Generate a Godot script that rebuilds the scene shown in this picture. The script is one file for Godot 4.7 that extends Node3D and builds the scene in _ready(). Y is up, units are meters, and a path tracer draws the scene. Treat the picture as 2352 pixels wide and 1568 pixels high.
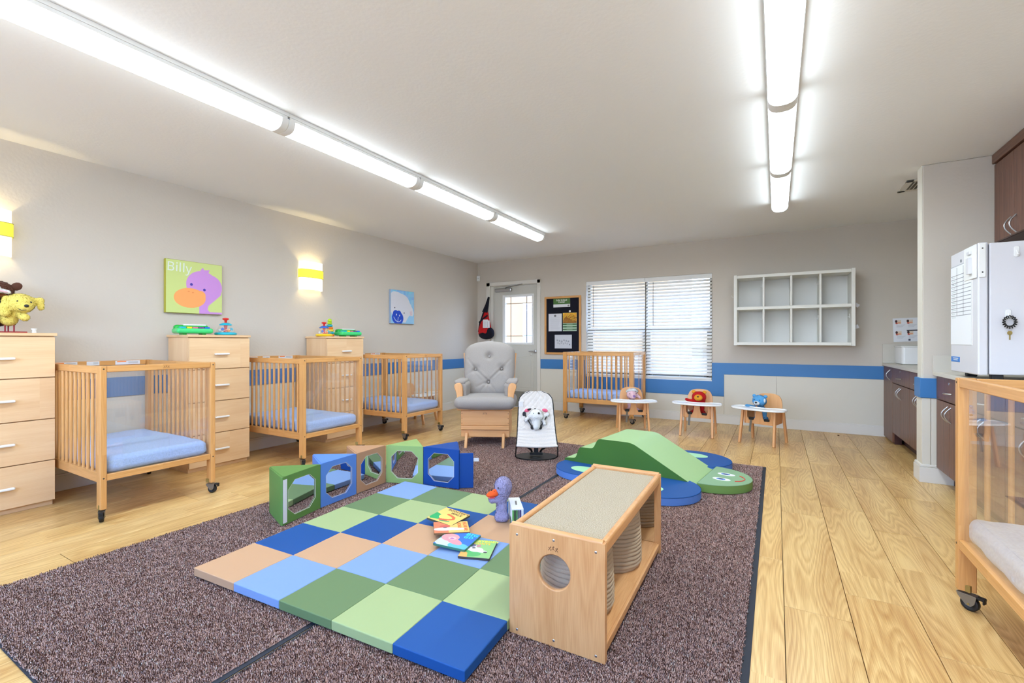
extends Node3D

# ------------------------------------------------------------------ frame of the room
const XL := -4.53      # left wall
const XR := 1.72       # right wall
const ZB := -6.685     # back wall
const ZF := 1.55       # wall behind the camera
const CEIL := 2.45

var M := {}
var counts := {}
var rng := RandomNumberGenerator.new()


# ------------------------------------------------------------------ mesh builder
class MB:
	var v := PackedVector3Array()
	var n := PackedVector3Array()
	var t := PackedVector2Array()
	var ix := PackedInt32Array()
	var x := Transform3D.IDENTITY
	var uo := Vector2.ZERO

	func at(tr: Transform3D) -> MB:
		x = tr
		return self

	func p(a: Vector3, nn: Vector3, uv := Vector2.ZERO) -> int:
		v.append(x * a)
		n.append((x.basis * nn).normalized())
		t.append(uv + uo)
		return v.size() - 1

	func tri(a: int, b: int, c: int) -> void:
		var f := (v[b] - v[a]).cross(v[c] - v[a])
		if f.dot(n[a] + n[b] + n[c]) > 0.0:
			ix.append(a)
			ix.append(c)
			ix.append(b)
		else:
			ix.append(a)
			ix.append(b)
			ix.append(c)

	func quad(a: int, b: int, c: int, d: int) -> void:
		tri(a, b, c)
		tri(a, c, d)

	func kk(a: int, s: Vector3) -> int:
		var su := s[(a + 1) % 3]
		var sw := s[(a + 2) % 3]
		if sw < 0.0:
			return 0 if su < 0.0 else 1
		return 2 if su > 0.0 else 3

	# chamfered box; uv in metres, v along the longest side
	func box(sz: Vector3, c := Vector3.ZERO, b := 0.003) -> MB:
		var h := sz * 0.5
		b = minf(b, minf(h.x, minf(h.y, h.z)) * 0.9)
		var g := 2
		if sz.x >= sz.y and sz.x >= sz.z:
			g = 0
		elif sz.y >= sz.z:
			g = 1
		var st := v.size()
		for a in 3:
			var u := (a + 1) % 3
			var w := (a + 2) % 3
			for si in 2:
				var s := -1.0 if si == 0 else 1.0
				for k in 4:
					var q := Vector3.ZERO
					q[a] = s * h[a]
					q[u] = (-1.0 if k == 0 or k == 3 else 1.0) * (h[u] - b)
					q[w] = (-1.0 if k < 2 else 1.0) * (h[w] - b)
					var nn := Vector3.ZERO
					nn[a] = s
					var uv := Vector2(q[w], q[u]) if g == u else Vector2(q[u], q[w])
					p(q + c, nn, uv)
				var o := st + a * 8 + si * 4
				quad(o, o + 1, o + 2, o + 3)
		if b > 0.0:
			for a in 3:
				var bb := (a + 1) % 3
				var cc := (a + 2) % 3
				for sa in [-1.0, 1.0]:
					for sb in [-1.0, 1.0]:
						var s1 := Vector3.ZERO
						s1[a] = sa
						s1[bb] = sb
						s1[cc] = -1.0
						var s2 := s1
						s2[cc] = 1.0
						var oa := st + a * 8 + (0 if sa < 0.0 else 4)
						var ob := st + bb * 8 + (0 if sb < 0.0 else 4)
						quad(oa + kk(a, s1), oa + kk(a, s2), ob + kk(bb, s2), ob + kk(bb, s1))
			for i in 8:
				var s := Vector3(-1.0 if i & 1 else 1.0, -1.0 if i & 2 else 1.0, -1.0 if i & 4 else 1.0)
				var o := []
				for a in 3:
					o.append(st + a * 8 + (0 if s[a] < 0.0 else 4) + kk(a, s))
				tri(o[0], o[1], o[2])
		return self

	# box with a bar-like turn: from a to b, cross section sx by sy
	func bar(a: Vector3, b: Vector3, sx: float, sy: float, bev := 0.003, up := Vector3.FORWARD) -> MB:
		var keep := x
		var y := (b - a).normalized()
		if absf(y.dot(up)) > 0.97:
			up = Vector3.RIGHT
		var xx := y.cross(up).normalized()
		var zz := xx.cross(y).normalized()
		x = keep * Transform3D(Basis(xx, y, zz), (a + b) * 0.5)
		box(Vector3(sx, (b - a).length(), sy), Vector3.ZERO, bev)
		x = keep
		return self

	func tube(pts: Array, rad, seg := 10, closed := false) -> MB:
		var m := pts.size()
		var up := Vector3.UP
		var d0: Vector3 = (pts[1] - pts[0]).normalized()
		if absf(d0.dot(up)) > 0.9:
			up = Vector3.RIGHT
		var nx := d0.cross(up).normalized()
		var rows := []
		var run := 0.0
		for i in m:
			var a: Vector3 = pts[posmod(i - 1, m)] if closed else pts[maxi(i - 1, 0)]
			var b: Vector3 = pts[posmod(i + 1, m)] if closed else pts[mini(i + 1, m - 1)]
			var d := (b - a).normalized()
			nx = (nx - d * nx.dot(d)).normalized()
			var ny := d.cross(nx)
			var r: float = rad[i] if rad is Array else rad
			if i > 0:
				run += (pts[i] - pts[i - 1]).length()
			var row := []
			for k in seg + 1:
				var an := TAU * k / seg
				var dr := nx * cos(an) + ny * sin(an)
				row.append(p(pts[i] + dr * r, dr, Vector2(an / TAU * r * 6.0, run)))
			rows.append(row)
		for i in (m if closed else m - 1):
			var r1: Array = rows[i]
			var r2: Array = rows[(i + 1) % m]
			for k in seg:
				quad(r1[k], r1[k + 1], r2[k + 1], r2[k])
		if not closed:
			for e in 2:
				var i := 0 if e == 0 else m - 1
				var d: Vector3 = (pts[0] - pts[1]).normalized() if e == 0 else (pts[m - 1] - pts[m - 2]).normalized()
				var c := p(pts[i], d)
				var ring := []
				for k in seg:
					var q: int = rows[i][k]
					v.append(v[q])
					n.append((x.basis * d).normalized())
					t.append(t[q])
					ring.append(v.size() - 1)
				for k in seg:
					tri(c, ring[k], ring[(k + 1) % seg])
		return self

	# profile of (radius, height) turned about y; normals point to the right of the running profile
	func lathe(prof: Array, seg := 24, a0 := 0.0, a1 := TAU) -> MB:
		var m := prof.size()
		var runs := 0.0
		for i in m - 1:
			var a: Vector2 = prof[i]
			var b: Vector2 = prof[i + 1]
			var e := (b - a)
			if e.length() < 1e-6:
				continue
			var en := Vector2(e.y, -e.x).normalized()
			var na := en
			var nb := en
			if i > 0:
				var pe: Vector2 = prof[i] - prof[i - 1]
				var pn := Vector2(pe.y, -pe.x).normalized()
				if pn.dot(en) > 0.5:
					na = (pn + en).normalized()
			if i < m - 2:
				var ne: Vector2 = prof[i + 2] - prof[i + 1]
				var nn := Vector2(ne.y, -ne.x).normalized()
				if nn.dot(en) > 0.5:
					nb = (nn + en).normalized()
			var r1 := []
			var r2 := []
			for k in seg + 1:
				var an := a0 + (a1 - a0) * k / seg
				var d := Vector3(cos(an), 0, sin(an))
				r1.append(p(d * a.x + Vector3.UP * a.y, d * na.x + Vector3.UP * na.y, Vector2(an * maxf(a.x, b.x), runs)))
				r2.append(p(d * b.x + Vector3.UP * b.y, d * nb.x + Vector3.UP * nb.y, Vector2(an * maxf(a.x, b.x), runs + e.length())))
			runs += e.length()
			for k in seg:
				if a.x > 1e-6:
					tri(r1[k], r1[k + 1], r2[k + 1])
				if b.x > 1e-6:
					tri(r1[k], r2[k + 1], r2[k])
		return self

	# outline in xy, pushed from z0 to z1
	func prism(pl: PackedVector2Array, z0: float, z1: float, bev := 0.002, caps := true, sides := true) -> MB:
		var m := pl.size()
		var area := 0.0
		for i in m:
			area += pl[i].cross(pl[(i + 1) % m])
		if area < 0.0:
			pl = pl.duplicate()
			pl.reverse()
		var en := []
		for i in m:
			var e := pl[(i + 1) % m] - pl[i]
			en.append(Vector2(e.y, -e.x).normalized())
		var ins := PackedVector2Array()
		for i in m:
			var a: Vector2 = en[(i + m - 1) % m]
			var b: Vector2 = en[i]
			var s := a + b
			var l := s.length_squared()
			ins.append(pl[i] - (s * (2.0 / maxf(l, 0.35)) if l > 1e-5 else b) * bev)
		if sides:
			var run := 0.0
			for i in m:
				var j := (i + 1) % m
				var e: Vector2 = en[i]
				var pv: Vector2 = en[(i + m - 1) % m]
				var nx: Vector2 = en[j]
				var na := (e + pv).normalized() if e.dot(pv) > 0.7 else e
				var nb := (e + nx).normalized() if e.dot(nx) > 0.7 else e
				var l := (pl[j] - pl[i]).length()
				var za := z0 + bev
				var zb := z1 - bev
				var a3 := Vector3(na.x, na.y, 0)
				var b3 := Vector3(nb.x, nb.y, 0)
				var q0 := p(Vector3(pl[i].x, pl[i].y, za), a3, Vector2(za, run))
				var q1 := p(Vector3(pl[j].x, pl[j].y, za), b3, Vector2(za, run + l))
				var q2 := p(Vector3(pl[j].x, pl[j].y, zb), b3, Vector2(zb, run + l))
				var q3 := p(Vector3(pl[i].x, pl[i].y, zb), a3, Vector2(zb, run))
				quad(q0, q1, q2, q3)
				if bev > 0.0:
					var c0 := p(Vector3(ins[i].x, ins[i].y, z0), Vector3.FORWARD, ins[i])
					var c1 := p(Vector3(ins[j].x, ins[j].y, z0), Vector3.FORWARD, ins[j])
					quad(q0, q1, c1, c0)
					var d0 := p(Vector3(ins[i].x, ins[i].y, z1), Vector3.BACK, ins[i])
					var d1 := p(Vector3(ins[j].x, ins[j].y, z1), Vector3.BACK, ins[j])
					quad(q3, q2, d1, d0)
				run += l
		if caps:
			var ind := Geometry2D.triangulate_polygon(ins)
			for e in 2:
				var st := v.size()
				for q in ins:
					p(Vector3(q.x, q.y, z0 if e == 0 else z1), Vector3.FORWARD if e == 0 else Vector3.BACK, q)
				for i in range(0, ind.size(), 3):
					tri(st + ind[i], st + ind[i + 1], st + ind[i + 2])
		return self

	func marks(h: float, r: float, k: int, flat: int) -> Array:
		var o := []
		for i in k:
			o.append(-(h - r) - r * tan(PI / 4.0 * (k - i) / k))
		for i in flat + 1:
			o.append(-(h - r) + 2.0 * (h - r) * i / flat)
		for i in k:
			o.append((h - r) + r * tan(PI / 4.0 * (i + 1) / k))
		return o

	# pillow-like box with round edges; disp(pos, normal) pushes outwards
	func soft(sz: Vector3, r: float, c := Vector3.ZERO, k := 3, flat := 2, disp = null) -> MB:
		var h := sz * 0.5
		r = minf(r, minf(h.x, minf(h.y, h.z)) * 0.999)
		for a in 3:
			var u := (a + 1) % 3
			var w := (a + 2) % 3
			var mu := marks(h[u], r, k, flat)
			var mw := marks(h[w], r, k, flat)
			for s in [-1.0, 1.0]:
				var st := v.size()
				for i in mu.size():
					for j in mw.size():
						var q := Vector3.ZERO
						q[a] = s * h[a]
						q[u] = mu[i]
						q[w] = mw[j]
						var inn := q.clamp(-(h - Vector3.ONE * r), h - Vector3.ONE * r)
						var d := (q - inn).normalized()
						var pos := inn + d * r
						if disp != null:
							pos += d * float(disp.call(pos, d))
						p(pos + c, d, Vector2(q[u], q[w]))
				var nw := mw.size()
				for i in mu.size() - 1:
					for j in nw - 1:
						var o := st + i * nw + j
						quad(o, o + 1, o + nw + 1, o + nw)
		return self

	func ball(c: Vector3, r: Vector3, seg := 16, bs := Basis.IDENTITY) -> MB:
		var rows := []
		var ns := seg / 2
		for i in ns + 1:
			var th := PI * i / ns
			var row := []
			for k in seg + 1:
				var ph := TAU * k / seg
				var d := Vector3(sin(th) * cos(ph), cos(th), sin(th) * sin(ph))
				row.append(p(c + bs * (d * r), bs * (d / r), Vector2(ph * r.x, th * r.y)))
			rows.append(row)
		for i in ns:
			for k in seg:
				if i > 0:
					tri(rows[i][k], rows[i][k + 1], rows[i + 1][k + 1])
				if i < ns - 1:
					tri(rows[i][k], rows[i + 1][k + 1], rows[i + 1][k])
		return self

	# grid of points pos[i][j]; smooth normals from neighbours, flip turns them over
	func sheet(pos: Array, flip := false) -> MB:
		var a := pos.size()
		var b: int = pos[0].size()
		var st := v.size()
		for i in a:
			for j in b:
				var du: Vector3 = pos[mini(i + 1, a - 1)][j] - pos[maxi(i - 1, 0)][j]
				var dv: Vector3 = pos[i][mini(j + 1, b - 1)] - pos[i][maxi(j - 1, 0)]
				var nn := du.cross(dv)
				if nn.length_squared() < 1e-16:
					nn = Vector3.UP
				p(pos[i][j], -nn if flip else nn, Vector2(float(i) / (a - 1), float(j) / (b - 1)))
		for i in a - 1:
			for j in b - 1:
				var o := st + i * b + j
				quad(o, o + 1, o + b + 1, o + b)
		return self

	# smooth union of tapered capsules [a, b, ra, rb] and ellipsoids [c, radii], meshed as surface nets
	func blob(prims: Array, cell: float, k: float, rough := 0.0) -> MB:
		var lo := Vector3.ONE * 1e9
		var hi := -lo
		for q in prims:
			var e := Vector3.ONE * (maxf(q[2], q[3]) if q.size() == 4 else 0.0)
			if q.size() == 2:
				e = q[1]
			lo = lo.min(q[0] - e)
			hi = hi.max(q[0] + e)
			if q.size() == 4:
				lo = lo.min(q[1] - e)
				hi = hi.max(q[1] + e)
		lo -= Vector3.ONE * cell * 2.0
		hi += Vector3.ONE * cell * 2.0
		var nn := ((hi - lo) / cell).ceil()
		var nx := int(nn.x) + 1
		var ny := int(nn.y) + 1
		var nz := int(nn.z) + 1
		var fz := FastNoiseLite.new()
		fz.seed = 5
		fz.frequency = 60.0
		var f := PackedFloat32Array()
		f.resize(nx * ny * nz)
		var o := 0
		for iz in nz:
			for iy in ny:
				for ixx in nx:
					var q := lo + Vector3(ixx, iy, iz) * cell
					var d := 1e3
					for pr in prims:
						var e: float
						if pr.size() == 4:
							var ba: Vector3 = pr[1] - pr[0]
							var h := clampf((q - pr[0]).dot(ba) / maxf(ba.length_squared(), 1e-9), 0.0, 1.0)
							e = (q - pr[0] - ba * h).length() - lerpf(pr[2], pr[3], h)
						else:
							var rr: Vector3 = pr[1]
							var w: Vector3 = q - pr[0]
							var k0 := (w / rr).length()
							var k1 := (w / (rr * rr)).length()
							e = k0 * (k0 - 1.0) / maxf(k1, 1e-6)
						if e - d > k:
							continue
						var hh := clampf(0.5 + 0.5 * (d - e) / k, 0.0, 1.0)
						d = lerpf(d, e, hh) - k * hh * (1.0 - hh)
					if rough > 0.0 and absf(d) < cell * 3.0:
						d += rough * fz.get_noise_3dv(q)
					f[o] = d
					o += 1
		var ids := {}
		var sx := 1
		var sy := nx
		var sz := nx * ny
		var cr := [0, sx, sy, sx + sy, sz, sx + sz, sy + sz, sx + sy + sz]
		var eds := [[0, 1], [2, 3], [4, 5], [6, 7], [0, 2], [1, 3], [4, 6], [5, 7], [0, 4], [1, 5], [2, 6], [3, 7]]
		for iz in nz - 1:
			for iy in ny - 1:
				for ixx in nx - 1:
					var b := ixx + iy * sy + iz * sz
					var f0 := f[b] < 0.0
					var mixed := false
					for c in 8:
						if (f[b + cr[c]] < 0.0) != f0:
							mixed = true
							break
					if not mixed:
						continue
					var s := Vector3.ZERO
					var cnt := 0
					for e in eds:
						var fa := f[b + cr[e[0]]]
						var fb := f[b + cr[e[1]]]
						if (fa < 0.0) == (fb < 0.0):
							continue
						var h := fa / (fa - fb)
						var ca: int = e[0]
						var cb: int = e[1]
						s += Vector3(ca & 1, (ca >> 1) & 1, ca >> 2).lerp(Vector3(cb & 1, (cb >> 1) & 1, cb >> 2), h)
						cnt += 1
					s /= cnt
					var gx := f[b + 1] - f[b] + f[b + sy + sz + 1] - f[b + sy + sz]
					var gy := f[b + sy] - f[b] + f[b + 1 + sz + sy] - f[b + 1 + sz]
					var gz := f[b + sz] - f[b] + f[b + 1 + sy + sz] - f[b + 1 + sy]
					var g := Vector3(gx, gy, gz)
					if g.length_squared() < 1e-14:
						g = Vector3.UP
					ids[b] = p(lo + (Vector3(ixx, iy, iz) + s) * cell, g, Vector2(s.x, s.y))
		for b in ids:
			var f0 := f[b] < 0.0
			for ax in 3:
				var s1: int = [sx, sy, sz][ax]
				var s2: int = [sx, sy, sz][(ax + 1) % 3]
				var s3: int = [sx, sy, sz][(ax + 2) % 3]
				if (f[b + s1] < 0.0) != f0:
					if ids.has(b - s2) and ids.has(b - s3) and ids.has(b - s2 - s3):
						quad(ids[b], ids[b - s2], ids[b - s2 - s3], ids[b - s3])
		return self

	func mesh() -> ArrayMesh:
		var arr := []
		arr.resize(Mesh.ARRAY_MAX)
		arr[Mesh.ARRAY_VERTEX] = v
		arr[Mesh.ARRAY_NORMAL] = n
		arr[Mesh.ARRAY_TEX_UV] = t
		arr[Mesh.ARRAY_INDEX] = ix
		var m := ArrayMesh.new()
		m.add_surface_from_arrays(Mesh.PRIMITIVE_TRIANGLES, arr)
		return m


# ------------------------------------------------------------------ nodes
func mb() -> MB:
	return MB.new()

func numbered(parent: Node, called: String) -> String:
	var key := str(parent.get_instance_id()) + called
	var c: int = counts.get(key, 0)
	counts[key] = c + 1
	return called if c == 0 else "%s_%03d" % [called, c]

func tag(o: Node, label: String, category := "", group := "", kind := "") -> void:
	if label:
		o.set_meta("label", label)
	if category:
		o.set_meta("category", category)
	if group:
		o.set_meta("group", group)
	if kind:
		o.set_meta("kind", kind)

func thing(called: String, label: String, category: String, pos := Vector3.ZERO, yaw := 0.0, group := "") -> Node3D:
	var o := Node3D.new()
	o.name = numbered(self, called)
	add_child(o)
	o.position = pos
	o.rotation.y = yaw
	tag(o, label, category, group)
	return o

func part(called: String, shape, m: Material, parent: Node, pos := Vector3.ZERO, label := "") -> MeshInstance3D:
	var o := MeshInstance3D.new()
	o.name = numbered(parent, called)
	o.mesh = shape.mesh() if shape is MB else shape
	o.material_override = m
	parent.add_child(o)
	o.position = pos
	if label:
		o.set_meta("label", label)
	return o

func single(called: String, shape, m: Material, label: String, category: String, pos := Vector3.ZERO, yaw := 0.0, group := "") -> MeshInstance3D:
	var o := part(called, shape, m, self, pos)
	o.rotation.y = yaw
	tag(o, label, category, group)
	return o

func struct(called: String, shape, m: Material, label: String, pos := Vector3.ZERO) -> MeshInstance3D:
	var o := part(called, shape, m, self, pos)
	tag(o, label, "", "", "structure")
	return o

func copy(o: Node3D, base: String, label: String, pos: Vector3, yaw := 0.0) -> Node3D:
	var c: Node3D = o.duplicate()
	c.name = numbered(self, base)
	add_child(c)
	c.position = pos
	c.rotation.y = yaw
	c.set_meta("label", label)
	return c

func T(pos: Vector3, rx := 0.0, ry := 0.0, rz := 0.0) -> Transform3D:
	return Transform3D(Basis.from_euler(Vector3(rx, ry, rz)), pos)

func ring(cx: float, cy: float, rx: float, ry: float, seg := 24, a0 := 0.0, a1 := TAU) -> PackedVector2Array:
	var o := PackedVector2Array()
	var full := absf(a1 - a0 - TAU) < 1e-4
	for i in (seg if full else seg + 1):
		var a := a0 + (a1 - a0) * i / seg
		o.append(Vector2(cx + rx * cos(a), cy + ry * sin(a)))
	return o

# outline with its corners rounded off
func rounded(pl: Array, r: float, k := 4) -> PackedVector2Array:
	var o := PackedVector2Array()
	var m := pl.size()
	for i in m:
		var c: Vector2 = pl[i]
		var a: Vector2 = pl[(i + m - 1) % m]
		var b: Vector2 = pl[(i + 1) % m]
		var ra := minf(r, (a - c).length() * 0.48)
		var rb := minf(r, (b - c).length() * 0.48)
		var s := c + (a - c).normalized() * ra
		var e := c + (b - c).normalized() * rb
		for j in k + 1:
			var h := float(j) / k
			o.append(s.lerp(c, h).lerp(c.lerp(e, h), h))
	return o

func rect(w: float, h: float, cx := 0.0, cy := 0.0) -> Array:
	return [Vector2(cx - w / 2, cy - h / 2), Vector2(cx + w / 2, cy - h / 2), Vector2(cx + w / 2, cy + h / 2), Vector2(cx - w / 2, cy + h / 2)]

# flat print: one quad facing +z with uv 0..1
func card(w: float, h: float) -> MB:
	var b := mb()
	var q := []
	for c in [[-1, -1, 0, 1], [1, -1, 1, 1], [1, 1, 1, 0], [-1, 1, 0, 0]]:
		q.append(b.p(Vector3(c[0] * w / 2, c[1] * h / 2, 0), Vector3.BACK, Vector2(c[2], c[3])))
	b.quad(q[0], q[1], q[2], q[3])
	return b

func lettering(txt: String, size: float, m: Material, parent: Node, pos: Vector3, rot := Vector3.ZERO, bold := true, serif := false, depth := 0.0008) -> MeshInstance3D:
	var f := SystemFont.new()
	f.font_names = PackedStringArray(["Droid Serif" if serif else "Droid Sans"])
	f.font_weight = 700 if bold else 400
	var tm := TextMesh.new()
	tm.font = f
	tm.text = txt
	tm.font_size = 64
	tm.pixel_size = size / 64.0
	tm.depth = depth
	tm.curve_step = 2.0
	var o := part("lettering", tm, m, parent, pos)
	o.rotation = rot
	return o


# ------------------------------------------------------------------ painting flat prints
func img(w: int, h: int, c: Color) -> Image:
	var i := Image.create(w, h, false, Image.FORMAT_RGB8)
	i.fill(c)
	return i

func dab(i: Image, c: Vector2, rx: float, ry: float, col: Color, rot := 0.0) -> void:
	var m := maxf(rx, ry)
	var cs := cos(-rot)
	var sn := sin(-rot)
	for y in range(maxi(0, int(c.y - m)), mini(i.get_height(), int(c.y + m) + 2)):
		for x in range(maxi(0, int(c.x - m)), mini(i.get_width(), int(c.x + m) + 2)):
			var d := Vector2(x, y) - c
			var q := Vector2(d.x * cs - d.y * sn, d.x * sn + d.y * cs)
			if q.x * q.x / (rx * rx) + q.y * q.y / (ry * ry) <= 1.0:
				i.set_pixel(x, y, col)

func fillp(i: Image, pl: Array, col: Color) -> void:
	var pp := PackedVector2Array(pl)
	var lo := pp[0]
	var hi := pp[0]
	for q in pp:
		lo = lo.min(q)
		hi = hi.max(q)
	for y in range(maxi(0, int(lo.y)), mini(i.get_height(), int(hi.y) + 1)):
		for x in range(maxi(0, int(lo.x)), mini(i.get_width(), int(hi.x) + 1)):
			if Geometry2D.is_point_in_polygon(Vector2(x + 0.5, y + 0.5), pp):
				i.set_pixel(x, y, col)

func line(i: Image, pts: Array, w: float, col: Color) -> void:
	for k in pts.size() - 1:
		var a: Vector2 = pts[k]
		var b: Vector2 = pts[k + 1]
		var st := maxi(1, int((b - a).length() / (w * 0.4)))
		for s in st + 1:
			dab(i, a.lerp(b, float(s) / st), w / 2, w / 2, col)

func tex(i: Image) -> ImageTexture:
	return ImageTexture.create_from_image(i)

func print_mat(i: Image, rough := 0.6) -> StandardMaterial3D:
	var m := StandardMaterial3D.new()
	m.albedo_texture = tex(i)
	m.roughness = rough
	return m

func rgb(r: int, g: int, b: int) -> Color:
	return Color(r / 255.0, g / 255.0, b / 255.0)


# ------------------------------------------------------------------ materials
func plain(c: Color, rough := 0.6, metal := 0.0) -> StandardMaterial3D:
	var m := StandardMaterial3D.new()
	m.albedo_color = c
	m.roughness = rough
	m.metallic = metal
	return m

func noise_tex(freq: float, oct: int, seed_: int, c0: Color, c1: Color, size := 256, normal := false, strength := 4.0) -> ImageTexture:
	var f := FastNoiseLite.new()
	f.seed = seed_
	f.frequency = freq
	f.fractal_octaves = oct
	var im := f.get_seamless_image(size, size)
	if normal:
		im.convert(Image.FORMAT_RGBA8)
		im.bump_map_to_normal_map(strength)
		return tex(im)
	var d := im.get_data()
	var o := PackedByteArray()
	o.resize(size * size * 3)
	var lut := PackedByteArray()
	for k in 256:
		var c := c0.lerp(c1, k / 255.0)
		lut.append(c.r8)
		lut.append(c.g8)
		lut.append(c.b8)
	for k in size * size:
		var q := d[k] * 3
		o[k * 3] = lut[q]
		o[k * 3 + 1] = lut[q + 1]
		o[k * 3 + 2] = lut[q + 2]
	return tex(Image.create_from_data(size, size, false, Image.FORMAT_RGB8, o))

# wood: growth rings cut at a slant (contours of a stretched noise) and fine fibres; v runs along the grain
func wood_img(w: int, h: int, seed_: int, pale: Color, dark: Color, rings: float, strength: float, fx: float, fy: float) -> Image:
	var a := FastNoiseLite.new()
	a.seed = seed_
	a.frequency = 1.0
	a.fractal_octaves = 2
	var b := FastNoiseLite.new()
	b.seed = seed_ + 7
	b.frequency = 1.0
	b.fractal_octaves = 1
	var o := PackedByteArray()
	o.resize(w * h * 3)
	var lut := PackedByteArray()
	for k in 256:
		var c := pale.lerp(dark, k / 255.0)
		lut.append(c.r8)
		lut.append(c.g8)
		lut.append(c.b8)
	var q := 0
	for y in h:
		var fy1 := y * fy
		var fy2 := y * 0.012
		for x in w:
			var r := a.get_noise_2d(x * fx, fy1)
			var s := r * rings
			s = s - floorf(s)
			var band := s * s * (3.0 - 2.0 * s)
			band = band if s < 0.72 else band * (1.0 - s) * 3.57
			var g := b.get_noise_2d(x * 0.35, fy2)
			var val := 0.30 + strength * (band - 0.4) + 0.22 * g + 0.35 * r
			var k := clampi(int(val * 255.0), 0, 255) * 3
			o[q] = lut[k]
			o[q + 1] = lut[k + 1]
			o[q + 2] = lut[k + 2]
			q += 3
	return Image.create_from_data(w, h, false, Image.FORMAT_RGB8, o)

func wood_mat(im: ImageTexture, sc: Vector3, rough := 0.4, tint := Color.WHITE) -> StandardMaterial3D:
	var m := StandardMaterial3D.new()
	m.albedo_texture = im
	m.albedo_color = tint
	m.uv1_scale = sc
	m.roughness = rough
	return m

func glass(alpha: float, c := Color(1, 1, 1), rough := 0.0) -> StandardMaterial3D:
	var m := StandardMaterial3D.new()
	m.transparency = BaseMaterial3D.TRANSPARENCY_ALPHA
	m.albedo_color = Color(c.r, c.g, c.b, alpha)
	m.roughness = rough
	m.metallic_specular = 0.5
	return m

func glow(c: Color, e: float) -> StandardMaterial3D:
	var m := StandardMaterial3D.new()
	m.albedo_color = Color(0.9, 0.9, 0.88)
	m.emission_enabled = true
	m.emission = c
	m.emission_energy_multiplier = e
	m.roughness = 0.5
	return m

func cloth(c: Color, rough := 0.9, seed_ := 3, sc := 12.0, depth := 3.0) -> StandardMaterial3D:
	var m := plain(c, rough)
	m.uv1_triplanar = true
	m.uv1_scale = Vector3.ONE * sc
	m.albedo_texture = noise_tex(0.05, 3, seed_, Color(0.90, 0.90, 0.90), Color(1, 1, 1))
	m.normal_enabled = true
	m.normal_texture = noise_tex(0.09, 3, seed_ + 1, Color.BLACK, Color.WHITE, 256, true, depth)
	m.normal_scale = 0.5
	m.rim_enabled = true
	m.rim = 0.3
	return m


# short fibres standing off a soft toy's skin
func fuzz(parent: Node, skin: MB, c: Color, count: int, l: float) -> void:
	var b := mb()
	for k in 2:
		var q := Vector3(cos(k * 1.6), 0, sin(k * 1.6)) * 0.0011
		b.tri(b.p(-q, Vector3.UP), b.p(q, Vector3.UP), b.p(Vector3(0.0004, 1.0, 0.0003) * Vector3(1, l, 1) + q * 0.2, Vector3.UP))
	var mm := MultiMesh.new()
	mm.transform_format = MultiMesh.TRANSFORM_3D
	mm.use_colors = true
	mm.mesh = b.mesh()
	mm.instance_count = count
	var nt := skin.ix.size() / 3
	for i in count:
		var o := (rng.randi() % nt) * 3
		var u := rng.randf()
		var w := rng.randf() * (1.0 - u)
		var i0 := skin.ix[o]
		var i1 := skin.ix[o + 1]
		var i2 := skin.ix[o + 2]
		var p := skin.v[i0] * (1.0 - u - w) + skin.v[i1] * u + skin.v[i2] * w
		var n := (skin.n[i0] + Vector3(rng.randfn() * 0.4, rng.randfn() * 0.4, rng.randfn() * 0.4)).normalized()
		var x := n.cross(Vector3(0.3, 0.2, 0.9)).normalized()
		mm.set_instance_transform(i, Transform3D(Basis(x, n * rng.randf_range(0.7, 1.2), x.cross(n)), p))
		mm.set_instance_color(i, (c.srgb_to_linear() * rng.randf_range(1.05, 1.35)).clamp(Color(0, 0, 0, 1), Color(0.96, 0.96, 0.96, 1)))
	var m := plain(Color.WHITE, 1.0)
	m.vertex_color_use_as_albedo = true
	var o := MultiMeshInstance3D.new()
	o.name = "fur"
	o.multimesh = mm
	o.material_override = m
	o.set_meta("kind", "stuff")
	parent.add_child(o)

func furry(called: String, skin: MB, m: StandardMaterial3D, parent: Node, count := 2200, l := 0.005) -> MeshInstance3D:
	var o := part(called, skin, m, parent)
	fuzz(o, skin, m.albedo_color, 500 if called == "muzzle" else count, 0.003 if called == "muzzle" else l)
	return o


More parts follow.
